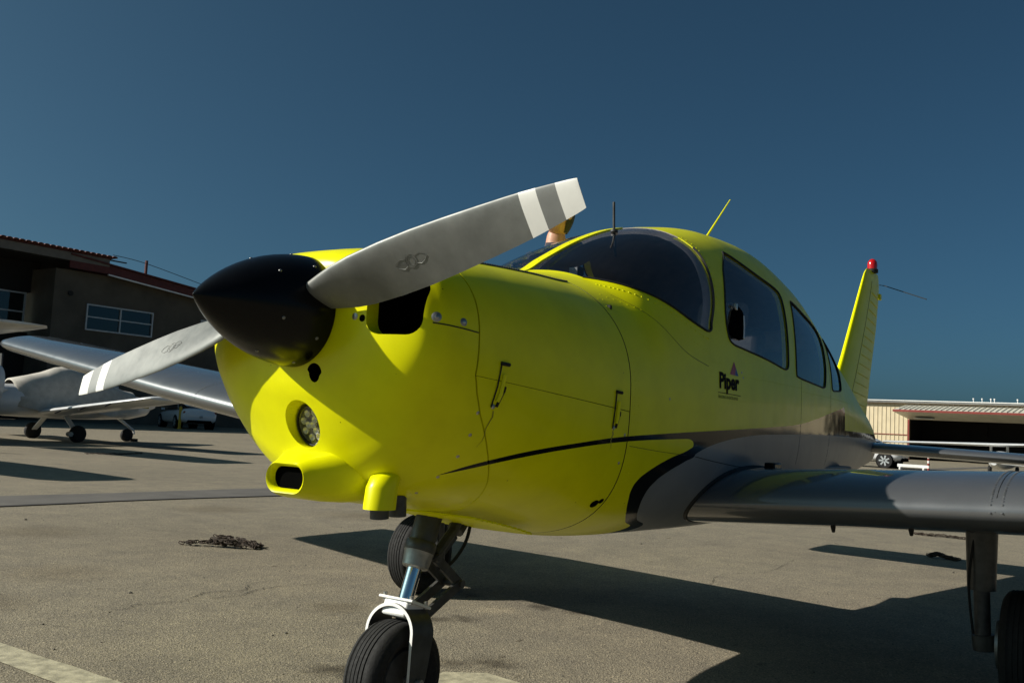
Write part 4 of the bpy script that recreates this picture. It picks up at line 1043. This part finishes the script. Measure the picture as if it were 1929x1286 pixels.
# ================================================================ BACKGROUND AIRCRAFT
def loftbody(name, stations, mat, parent, T, n=28, pw=2.4):
    R = []
    for x, w, zt, zb in stations:
        zc = (zt+zb)/2; h = (zt-zb)/2
        R.append([T((x, w*math.copysign(abs(math.cos(t))**(2/pw), math.cos(t)), zc+h*math.copysign(abs(math.sin(t))**(2/pw), math.sin(t)))) for t in np.linspace(0, 2*math.pi, n, endpoint=False)])
    return MB().rings(R).build(name, mat, parent, True, 50)
def surf(name, secs, mat, parent, T, vertical=False, af=AF0):
    R = []
    for s, xl, xt, z, ts in secs:
        c = xt-xl; R.append([T((xl+c*a, s, z+c*q*ts)) if not vertical else T((xl+c*a, c*q*ts, s)) for a, q in af])
    return MB().rings(R).build(name, mat, parent, True, 40)
def bgwheel(name, T, c, r, w, parent):
    R = []
    for a, q in ((-.5, .55), (-.5, .8), (-.35, .96), (0, 1), (.35, .96), (.5, .8), (.5, .55)):
        R.append([T((c[0]+q*r*math.cos(t), c[1]+a*w, c[2]+q*r*math.sin(t))) for t in np.linspace(0, 2*math.pi, 24, endpoint=False)])
    o = MB().rings(R).build(name, 'rubber', parent, True, 50)
    MB().rings([[T((c[0]+q*r*math.cos(t), c[1]+a*w, c[2]+q*r*math.sin(t))) for t in np.linspace(0, 2*math.pi, 16, endpoint=False)] for a, q in ((-.46, .1), (-.46, .5), (.46, .5), (.46, .1))]).build('wheel_hub', 'linkpaint', parent)
    return o
def xf(loc, ang):
    c, s = math.cos(ang), math.sin(ang)
    return lambda p: (loc[0]+c*p[0]-s*p[1], loc[1]+s*p[0]+c*p[1], loc[2]+p[2])
# covered low-wing plane; local +x is forward
def low_wing(loc, ang):
    E = empty('parked_airplane', loc, 0); T = xf(loc, ang)
    tag(E, 'white low-wing airplane under a canvas cover parked before the grey hangar', 'airplane')
    loftbody('fuselage', [(-5.0, .06, 1.05, .92), (-3.4, .22, 1.22, .72), (-2.2, .38, 1.32, .60), (-1.0, .50, 1.36, .56), (.2, .53, 1.32, .54), (1.2, .52, 1.28, .56), (2.0, .46, 1.24, .60), (2.45, .36, 1.18, .70), (2.6, .18, 1.06, .84)], 'whitebg', E, T)
    loftbody('stripe', [(-2.0, .405, 1.02, .93), (.2, .545, 1.0, .90), (1.9, .49, .98, .88), (2.4, .39, .98, .88)], 'gold', E, T)
    MB().tube([T((2.55, 0, .96)), T((2.85, 0, .96))], [.15, .03], 16).build('spinner', 'whitebg', E)
    MB().rings([[T((2.66+.02*a, .06*b_, .96+z)) for a, b_ in ((-1, -1), (1, -1), (1, 1), (-1, 1))] for z in (-.12, 0, .12)]).build('propeller_hub', 'linkpaint', E)
    # canvas cover with draped folds
    R = []
    for x, w, zt in [(-1.28, .40, 1.44), (-1.25, .48, 1.48), (-.9, .56, 1.58), (-.45, .58, 1.70), (-.15, .585, 1.82), (.15, .585, 1.86), (.6, .575, 1.74), (1.2, .56, 1.52), (1.7, .53, 1.38), (2.0, .50, 1.32)]:
        row = []
        for t in np.linspace(-.10*math.pi, 1.10*math.pi, 40):
            k = 1+.018*math.sin(x*9+t*5)+.012*math.sin(x*23+t*3); zb = .80
            row.append(T((x, w*k*math.copysign(abs(math.cos(t))**.8, math.cos(t)), zb+.08*math.sin(x*4)*(1 if math.sin(t) < .3 else 0)+max(math.sin(t), -.1)*(zt-zb)*k)))
        R.append(row)
    MB().rings(R, False, False).build('canvas_cover', 'canvas', E, True, 70)
    for s in (-1, 1):
        W_ = surf('wing', [(s*.45, -.75, .65, .70, 1.3), (s*2.6, -.75, .65, .92, 1.2), (s*4.6, -.72, .62, 1.13, 1.1), (s*4.75, -.65, .54, 1.15, .5)], 'whitebg', E, T)
        for y in (1.4, 2.4, 3.4): MB().tube([T((-.72, s*y, .70+.115*(y-.45)-.05)), T((-.86, s*y, .70+.115*(y-.45)-.11))], .02, 6).build('hinge_bracket', 'linkpaint', W_)
        MB().rings([[T((.0+a*.07, s*(.42+k*.55), .64-k*.42+b_*.015)) for a, b_ in ((-1, -1), (1, -1), (1, 1), (-1, 1))] for k in (0, .5, 1)]).build('gear_leg', 'whitebg', E, False)
        bgwheel('wheel', T, (.0, s*1.02, .20), .215, .15, E)
        surf('tailplane', [(s*.05, -4.95, -4.3, 1.05, 1), (s*1.5, -4.9, -4.4, 1.05, .8)], 'whitebg', E, T)
    surf('fin', [(1.0, -5.2, -4.2, 0, 1), (2.3, -5.3, -4.8, 0, .8)], 'whitebg', E, T, True)
    MB().tube([T((1.75, 0, .62)), T((2.25, 0, .30)), T((2.27, 0, .2))], [.045, .03, .03], 10).build('nose_strut', 'whitebg', E)
    bgwheel('wheel', T, (2.05, 0, .17), .175, .13, E)
    bevelled('wheel_chock', [(T((2.25, .0, .04)), (.12, .3, .08))], 'rust', E, .01)
    MB().tube([T((-.3, -1.10, .2)), T((-.3, -1.24, .2))], .06, 8).build('brake', 'steel', E)
low_wing((11.7, 21.3, 0), rad(1))
def high_wing(loc, ang, label, grp=None):
    E = empty('parked_airplane', loc, 0); T = xf(loc, ang); tag(E, label, 'airplane', grp)
    loftbody('fuselage', [(-5.2, .05, 1.35, 1.15), (-3.5, .22, 1.5, 1.0), (-1.8, .45, 1.75, .78), (-.9, .54, 2.15, .70), (-.2, .56, 2.22, .68), (.5, .56, 2.12, .68), (.85, .55, 1.72, .70), (1.4, .54, 1.90, .74), (1.9, .50, 1.86, .80), (2.08, .40, 1.76, .90)], 'whitebg', E, T)
    for s in (-1, 1):
        surf('wing', [(s*.4, -1.05, .55, 2.20, 1.2), (s*3.0, -1.05, .55, 2.28, 1.2), (s*5.2, -.9, .35, 2.34, 1.0), (s*5.45, -.75, .2, 2.37, .5)], 'whitebg', E, T)
        MB().tube([T((.0, s*.52, .85)), T((-.1, s*2.6, 2.2))], .035, 8).build('wing_strut', 'whitebg', E)
        MB().tube([T((-.3, s*.45, .78)), T((-.35, s*1.2, .25))], [.05, .035], 8).build('gear_leg', 'whitebg', E)
        bgwheel('wheel', T, (-.35, s*1.27, .20), .21, .15, E)
        surf('tailplane', [(s*.05, -5.3, -4.4, 1.25, 1), (s*1.7, -5.2, -4.6, 1.25, .8)], 'whitebg', E, T)
        MB().rings([[T((x, s*(.565 if x < .4 else .56), z)) for x, z in q] for q in ([(-.7, 1.5), (.45, 1.5), (.2, 2.0), (-.6, 2.02)],)], True) if False else None
    MB().rings([[T((.86+.012*k, y, z)) for y, z in ((-.44, 1.74), (.44, 1.74), (.40, 2.08), (-.40, 2.08))] for k in (0, 1)]).build('windscreen', 'carglass', E, False)
    surf('fin', [(1.2, -5.4, -4.2, 0, 1), (2.55, -5.6, -5.0, 0, .8)], 'whitebg', E, T, True)
    MB().tube([T((2.03, 0, 1.2)), T((2.36, 0, 1.2))], [.16, .03], 16).build('spinner', 'whitebg', E)
    MB().rings([[T((2.14+.02*a, .07*b_*k, 1.2+z)) for a, b_ in ((-1, -1), (1, -1), (1, 1), (-1, 1))] for z, k in ((-.84, .7), (-.4, 1.1), (0, .6), (.4, 1.1), (.84, .7))]).build('propeller', 'linkpaint', E)
    MB().rings([[T((1.55+.13*math.cos(t)*k, -.53-.01*k, 1.42+.13*math.sin(t)*k)) for t in np.linspace(0, 6.283, 16, endpoint=False)] for k in (.3, 1)]).build('emblem_roundel', 'bluelogo', E)
    MB().tube([T((1.55, 0, .8)), T((1.75, 0, .25))], [.05, .035], 8).build('nose_strut', 'whitebg', E)
    bgwheel('wheel', T, (1.75, 0, .17), .175, .13, E)
high_wing((7.75, 20.7, 0), rad(0), 'white high-wing airplane with a dark propeller parked behind the silver wing tip')
high_wing((3.2, 17.6, 0), rad(0), 'white high-wing airplane whose wing tip shades the apron')

# low-slung white craft and barrier beside the far hangar
def low_slung(loc, ang):
    E = empty('parked_airplane', loc, 0); T = xf(loc, ang); tag(E, 'low-slung white airplane with a grey upright fin before the cream hangar', 'airplane')
    loftbody('fuselage', [(-2.2, .1, .62, .40), (-1.4, .30, .85, .26), (-.4, .40, .95, .22), (.8, .42, .92, .22), (2.0, .34, .80, .26), (3.2, .16, .62, .34), (3.6, .05, .55, .42)], 'whitebg', E, T)
    for k in range(6): MB().box(T((-.2+k*.17, .405, .50)), (.02, .10, .10)).build('registration_mark', 'ink', E, False)
    surf('wing', [(-2.6, -.6, .3, 1.30, 1), (0, -.7, .5, 1.20, 1.2), (4.5, -.6, .3, 1.12, 1)], 'whitebg', E, T)
    MB().tube([T((-.1, -.2, .85)), T((-.1, -.2, 1.22))], .05, 8).build('wing_pylon', 'whitebg', E)
    MB().tube([T((-.1, .4, .85)), T((-.1, .4, 1.22))], .05, 8).build('wing_pylon', 'whitebg', E)
    surf('upright_fin', [(.03, -.2, .1, 0, .8), (.9, -.2, .08, 0, .8), (1.40, -.18, .05, 0, .8), (1.46, -.12, .03, 0, .5)], 'greyfin', E, lambda p: T((p[0]-2.0, p[1]-2.2, p[2])), True)
    MB().tube([T((-2.1, -2.2, .42)), T((-2.0, 0, .5))], .05, 8).build('tail_boom', 'whitebg', E)
    for s in (-1, 1): bgwheel('wheel', T, (.3, s*.5, .18), .18, .12, E)
low_slung((41.6, 3.75, 0), rad(180)) if False else low_slung((41.6, 3.75, 0), rad(0))
BR = empty('barrier', (39.6, 6.6, 0)); tag(BR, 'white barrier board with a red and white striped post beside the white car', 'barrier')
bevelled('board', [((39.6, 6.75, .17), (.04, 1.15, .12))], 'white', BR, .005)
for y in (6.3, 7.2): bevelled('foot', [((39.6, y, .055), (.4, .06, .11))], 'white', BR, .005)
for k in range(6): MB().tube([(39.5, 6.12, .02+.1*k), (39.5, 6.12, .12+.1*k)], .045, 12).build('post_band', 'redtrim' if k % 2 == 0 else 'white', BR)

# ================================================================ CARS
def car(loc, ang, label, gx=0., rw=-1.38):
    E = empty('parked_car', loc, 0); T = xf(loc, ang); tag(E, label, 'car')
    L = [(-2.28,.70,.42,.86),(-2.22,.80,.34,.95),(-2.0,.87,.28,1.0),(-1.4,.90,.25,.98),(-.6,.91,.22,.93),(.4,.91,.22,.90),(1.2,.90,.24,.86),(1.8,.86,.26,.78),(2.15,.74,.30,.66),(2.25,.60,.38,.58)]
    loftbody('body', L, 'carwhite', E, T, 32, 4.0)
    R = []
    for x, w0, zt in [(a_+gx*(1 if a_ < .2 else .3), b_, c_) for a_, b_, c_ in [(-1.95,.72,1.0),(-1.3,.66,1.27),(-.7,.64,1.39),(0.0,.63,1.40),(.5,.65,1.30),(1.15,.72,.90)]]:
        zb = .88; R.append([T((x, w0*1.16, zb)), T((x, w0*1.02, zb+(zt-zb)*.55)), T((x, w0*.86, zb+(zt-zb)*.92)), T((x, w0*.4, zt)), T((x, -w0*.4, zt)), T((x, -w0*.86, zb+(zt-zb)*.92)), T((x, -w0*1.02, zb+(zt-zb)*.55)), T((x, -w0*1.16, zb))])
    MB().rings(R).build('greenhouse', 'carglass', E, True, 50)
    R = []
    for x, w0, zt in [(a_+gx*(1 if a_ < .2 else .3), b_, c_) for a_, b_, c_ in [(-1.7,.66,1.125),(-1.3,.62,1.285),(-.7,.60,1.405),(0.0,.59,1.415),(.35,.60,1.37)]]:
        R.append([T((x, w0*.92, zt-.045)), T((x, w0*.45, zt)), T((x, -w0*.45, zt)), T((x, -w0*.92, zt-.045)), T((x, -w0*.9, zt-.06)), T((x, w0*.9, zt-.06))])
    MB().rings(R).build('roof', 'carwhite', E, True, 50)
    for s in (-1, 1):
        R = [[T((x+a, s*(w+.01*b_), z+b2)) for a, b_, b2 in ((-.05, 0, -.02), (.05, 0, -.02), (.05, 1.2, .02), (-.05, 1.2, .02))] for x, w, z in ((-1.55+gx, .83, .98), (-1.2+gx, .76, 1.16), (-.8+gx, .70, 1.33))]
        MB().rings(R).build('rear_pillar', 'carwhite', E, False)
        for x in (rw, 1.35):
            bgwheel('wheel', T, (x, s*.80, .32), .325, .22, E)
            MB().rings([[T((x+q*math.cos(t), s*a, .32+q*math.sin(t))) for t in np.linspace(0, 6.283, 24, endpoint=False)] for a, q in ((.60, .345), (.914, .345))]).build('wheel_arch', 'dark', E)
            W_ = MB().rings([[T((x+q*math.cos(t), s*a, .32+q*math.sin(t))) for t in np.linspace(0, 6.283, 24, endpoint=False)] for a, q in ((.90, .325), (.925, .31), (.925, .215))]).build('tyre', 'rubber', E)
            bb = MB()
            for k in range(7):
                t = 2*math.pi*k/7; bb.rings([[T((x+r*math.cos(t)-d*math.sin(t), s*y, .32+r*math.sin(t)+d*math.cos(t))) for d, y in ((-.03, .925), (.03, .925), (.03, .935), (-.03, .935))] for r in (.03, .215)])
            bb.build('wheel_spokes', 'chrome' if False else 'frame', W_, False)
        MB().rings([[T((-2.235+.02*k, s*y, z)) for y, z in ((.40, .80), (.76, .86), (.80, .76), (.48, .72))] for k in (-1.2, 1)]).build('tail_light', 'taillight', E, False)
        MB().box(T((.75, s*.95, .92)), (.12, .12, .1)).build('mirror', 'carwhite', E)
    MB().rings([[T((-2.27+.02*k, y, z)) for y, z in ((-.55, .44), (.55, .44), (.62, .30), (-.62, .30))] for k in (-1, 1)]).build('rear_diffuser', 'dark', E, False)
    MB().box(T((-2.295, 0, .60)), (.02, .4, .10)).build('number_plate', 'greyfin', E, False)
car((27.9, 38.2, 0), math.atan2(.94, .35), 'white two-door car parked in the shade at the grey hangar')
car((40.7, 9.55, 0), math.atan2(1, 0), 'white car parked in sunlight before the cream hangar', .45, -1.66)
chain('tie_down_chain', [(9.78,.37,0),(9.74,.2,.0),(9.77,.05,0),(9.75,-.13,0)], 'length of chain stretched on the apron behind the main gear leg', .01, 40)
for i, (x, y) in enumerate(((26.4, 36.6), (29.0, 33.9))):
    E = empty('bollard', (x, y, 0)); tag(E, ('yellow steel bollard before the front wheel of the shaded white car', 'yellow steel bollard past the tail of the shaded white car')[i], 'bollard', 'yellow bollards by the hangar')
    MB().lathe([(0, .07), (1.0, .07), (1.05, .05), (1.07, .01)], (x, y, 0), 'z', 16).build('post', 'bollard', E); MB().lathe([(0.002, .11), (.03, .11), (.03, .07)], (x, y, 0), 'z', 16).build('foot_plate', 'bollard', E)

# ================================================================ GREY HANGAR on the left (front face y = 43.5)
HB = empty('hangar', (28, 45, 0)); tag(HB, 'tall grey stucco hangar with dark red fascia and tiled canopy, in shade', 'hangar')
Y = 43.5
def wallbox(b, x0, x1, z0, z1, y0=Y, y1=Y+.4): b.box(((x0+x1)/2, (y0+y1)/2, (z0+z1)/2), (x1-x0, y1-y0, z1-z0))
b = MB(); wx0, wx1, wz0, wz1 = 25.27, 29.13, 4.70, 6.05; vx0, vx1 = 32.2, 36.0
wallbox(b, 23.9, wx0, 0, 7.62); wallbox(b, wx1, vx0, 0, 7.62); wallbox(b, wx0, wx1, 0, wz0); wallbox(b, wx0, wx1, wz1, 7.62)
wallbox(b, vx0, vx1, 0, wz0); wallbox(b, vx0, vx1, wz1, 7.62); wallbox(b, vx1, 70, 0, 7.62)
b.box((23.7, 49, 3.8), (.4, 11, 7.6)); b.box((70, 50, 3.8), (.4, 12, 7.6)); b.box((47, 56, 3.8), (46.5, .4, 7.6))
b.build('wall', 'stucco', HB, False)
for x0, x1 in ((wx0, wx1), (vx0, vx1)):
    Wn = MB(); f = .07
    Wn.box(((x0+x1)/2, Y-.02, wz0+f/2), (x1-x0, .1, f)); Wn.box(((x0+x1)/2, Y-.02, wz1-f/2), (x1-x0, .1, f)); Wn.box((x0+f/2, Y-.02, (wz0+wz1)/2), (f, .1, wz1-wz0-2*f)); Wn.box((x1-f/2, Y-.02, (wz0+wz1)/2), (f, .1, wz1-wz0-2*f))
    W_ = Wn.build('window', 'frame', HB, False)
    MB().box(((x0+x1)/2, Y-.015, (wz0+wz1)/2), (.07, .08, wz1-wz0-2*f-.004)).build('mullion', 'frame', W_, False)
    for s in (-1, 1):
        hw = (x1-x0)/2-f-.037; cx_ = (x0+x1)/2+s*(hw/2+.037)
        MB().box((cx_, Y-.015, (wz0+wz1)/2+.02), (hw, .07, .06)).build('transom', 'frame', W_, False)
        for z0, z1 in ((wz0+f, (wz0+wz1)/2-.01), ((wz0+wz1)/2+.05, wz1-f)):
            MB().box((cx_, Y+.03, (z0+z1)/2), (hw, .012, z1-z0)).build('pane', 'pane', W_, False)
    MB().box(((x0+x1)/2, Y+.9, (wz0+wz1)/2), (x1-x0+.4, .05, wz1-wz0+.4)).build('blind', 'bay', W_, False)
# faint mountain print behind the first window
MB().prism([(26.5, 5.45), (27.1, 5.78), (27.25, 5.72), (28.0, 5.42), (27.2, 5.60), (26.95, 5.55)], 'y', Y+.08, Y+.085).build('window_print', 'gold', HB, False)
# red fascia falling to the right with a white strip painted in for the sunlit line below it
pf = [(24.2, 8.22), (70, 4.3+.0), (70, 3.9), (24.2, 7.72)]
pf = [(26.1, 8.10), (60, 5.2), (60, 4.75), (26.1, 7.66)]
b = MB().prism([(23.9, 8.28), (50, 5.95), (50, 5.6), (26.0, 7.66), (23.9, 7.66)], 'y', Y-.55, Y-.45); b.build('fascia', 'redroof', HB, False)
MB().prism([(26.0, 7.655), (50, 5.595), (50, 5.53), (26.0, 7.585)], 'y', Y-.57, Y-.47).build('sunlit_strip', 'white', HB, False)
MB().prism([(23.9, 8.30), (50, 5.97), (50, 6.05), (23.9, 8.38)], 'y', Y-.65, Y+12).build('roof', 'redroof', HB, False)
MB().tube([(28.6, Y+.2, 8.0), (28.6, Y+.2, 8.85)], .08, 8).build('vent_pipe', 'redroof', HB)
MB().tube(spl([(26.3, Y-.3, 8.72), (28.6, Y+.1, 8.66), (33, Y+.1, 7.95)], 6), .018, 5).build('overhead_cable', 'seam', HB)
MB().lathe([(-.06, .13), (.0, .13), (.02, .1)], (24.35, Y-.02, 6.44), 'y', 16).build('wall_lamp', 'seam', HB)
bevelled('wall_sign', [((27.0, Y-.02, 1.6), (.9, .04, .7))], 'frame', HB, .01)
# tall open bay at the left under a tiled canopy
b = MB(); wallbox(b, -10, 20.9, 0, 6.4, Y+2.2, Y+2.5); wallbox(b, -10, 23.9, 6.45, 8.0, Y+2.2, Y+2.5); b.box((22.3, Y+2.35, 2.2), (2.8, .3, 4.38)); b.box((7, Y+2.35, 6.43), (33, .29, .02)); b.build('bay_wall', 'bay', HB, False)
Wn = MB(); x0, x1, z0, z1 = 15.5, 23.2, 4.4, 6.4
for zz_ in (z0+.05, (z0+z1)/2, z1-.05): Wn.box(((x0+x1)/2, Y+2.1, zz_), (x1-x0, .1, .07))
for xx in (x0, 19.3, 21.3, x1): Wn.box((xx, Y+2.1, (z0+z1)/2), (.07, .08, z1-z0))
W_ = Wn.build('window', 'frame', HB, False); MB().box(((x0+x1)/2, Y+2.14, (z0+z1)/2), (x1-x0, .012, z1-z0)).build('pane', 'pane', W_, False)
b = MB(); b.box((8.0, Y-.5, 8.22), (36.0, .12, .40)); b.box((25.7, Y+3, 8.22), (.6, 7, .38)); b.build('canopy_fascia', 'beige', HB, False)
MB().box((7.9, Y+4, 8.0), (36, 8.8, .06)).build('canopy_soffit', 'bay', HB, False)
MB().box((7.9, Y+4, 8.46), (36.4, 9.2, .05)).build('canopy_deck', 'redroof', HB, False)
tile = None
for i in range(44):
    x = 26.1-i*.30
    if tile is None:
        tb = MB(); n = 8
        for yy in (Y-.78, Y+3):
            pass
        tb.rings([[(.15*math.cos(t)*q, y, .09*math.sin(t)*q) for t in np.linspace(0, math.pi, 9)]+[(.12*math.cos(t)*q, y, .065*math.sin(t)*q) for t in np.linspace(math.pi, 0, 9)] for y, q in ((Y-.85, 1.0), (Y+6, 1.0))])
        tile = tb.build('roof_tile', 'tile', HB); tile.location = (x, 0, 8.49)
    else:
        c_ = tile.copy(); COL.objects.link(c_); c_.location = (x, 0, 8.49)
for z in (8.40, 8.10): MB().box((26.5, Y-.45, z), (1.0, .08, .06)).build('purlin_end', 'seam', HB, False)

# ================================================================ CREAM HANGAR on the right (front face x = 72)
RH = empty('hangar', (74, 5, 0)); tag(RH, 'long cream metal hangar with a raised corrugated door, in sunlight', 'hangar')
X = 72.0; dy0, dy1, dz = -6.0, 13.9, 2.95
b = MB(); b.box((X+.1, 25, 2.05), (.2, 22.2, 4.1)); b.box((X+.1, (dy0+dy1)/2, (dz+4.1)/2), (.2, dy1-dy0, 4.1-dz)); b.box((X+.1, -18, 2.05), (.2, 24, 4.1))
b.build('wall', 'cream', RH, False)
b = MB()
for y in np.arange(14.05, 36, .30): b.box((X-.015, y, 2.05), (.03, .045, 4.08))
for y in np.arange(-30, dy0, .30): b.box((X-.015, y, 2.05), (.03, .045, 4.08))
tag(b.build('cladding_ribs', 'creamrib', RH, False), None, None, None, 'stuff')
b = MB(); b.box((X-.04, 25, 1.78), (.05, 22, .05)); b.build('cladding_lap', 'redtrim', RH, False)
b = MB(); b.box((X+6.2, (dy0+dy1)/2, 1.9), (.2, 22, 3.8)); b.box((X+3.2, dy1+.5, 1.9), (6, .2, 3.8)); b.box((X+3.2, dy0-.5, 1.9), (6, .2, 3.8)); b.box((X+3.2, 3.9, 3.9), (6, 21.4, .1)); b.build('interior_wall', 'bay', RH, False)
MB().box((X+5.9, 10.2, 2.4), (.1, 1.2, 1.0)).build('interior_box', 'bay', RH, False)
MB().prism([(X-.35, 4.12), (X-.35, 4.30), (X+7, 4.95), (X+7, 4.8)], 'y', -30, 36).build('roof', 'roofgrey', RH, False) if False else None
V = [(X-.35, -30, 4.22), (X-.35, 36, 4.22), (X+9, 36, 4.62), (X+9, -30, 4.62), (X-.35, -30, 4.10), (X-.35, 36, 4.10), (X+9, 36, 4.5), (X+9, -30, 4.5)]
obj('roof', V, [(0,1,2,3),(4,7,6,5),(0,4,5,1),(1,5,6,2),(2,6,7,3),(3,7,4,0)], 'roofgrey', RH, False)
MB().box((X-.38, 3, 4.26), (.06, 66, .06)).build('gutter_trim', 'white', RH, False)
MB().box((X-.17, 3, 4.115), (.3, 66, .03)).build('eave_soffit', 'redroof', RH, False)
D = 3.0                                                  # raised folding door: upper and lower leaf
V = [(X-.02, dy0, 3.96), (X-.02, dy1+.2, 3.96), (X-D, dy1+.45, 3.50), (X-D, dy0, 3.50)]
up_ = obj('door_leaf', V+[(a, c, d-.06) for a, c, d in V], [(0,1,2,3),(4,7,6,5),(0,4,5,1),(1,5,6,2),(2,6,7,3),(3,7,4,0)], 'awning', RH, False)
V = [(X-.02, dy0, 2.90), (X-.02, dy1, 2.90), (X-D, dy1+.45, 3.36), (X-D, dy0, 3.36)]
lo_ = obj('door_leaf', V+[(a, c, d+.05) for a, c, d in V], [(0,1,2,3),(4,7,6,5),(0,4,5,1),(1,5,6,2),(2,6,7,3),(3,7,4,0)], 'awning', RH, False)
rib = None
for y in np.arange(dy0+.2, dy1+.2, .34):
    if rib is None:
        bb = MB(); bb.rings([[(X-.03, -.04, 3.965), (X-.03, .04, 3.965), (X-.03, .02, 4.01), (X-.03, -.02, 4.01)], [(X-D, .02, 3.505), (X-D, .10, 3.505), (X-D, .08, 3.55), (X-D, .04, 3.55)]])
        rib = bb.build('door_rib', 'awning', up_, False); rib.location.y = y
    else:
        c_ = rib.copy(); COL.objects.link(c_); c_.location.y = y
MB().box((X-D-.03, (dy0+dy1)/2+.22, 3.43), (.06, dy1-dy0+.5, .15)).build('door_edge_trim', 'redtrim', RH, False)
MB().box((X-.05, dy1+.04, 1.45), (.1, .10, 2.9)).build('door_jamb', 'redtrim', RH, False)
MB().box((X-1.2, dy1-1.3, 3.02), (1.0, 1.3, .03), (0, rad(-8), 0)).build('door_panel_light', 'white', RH, False)
b = MB()
for y in (10.6, 10.0, 9.4, 9.15, 7.6): b.tube([(X+6, y, 4.45), (X+6, y, 4.72), (X+6, y, 4.74), (X+6, y, 4.86)], [.03, .03, .06, .06], 8)
b.build('roof_vents', 'white', RH)
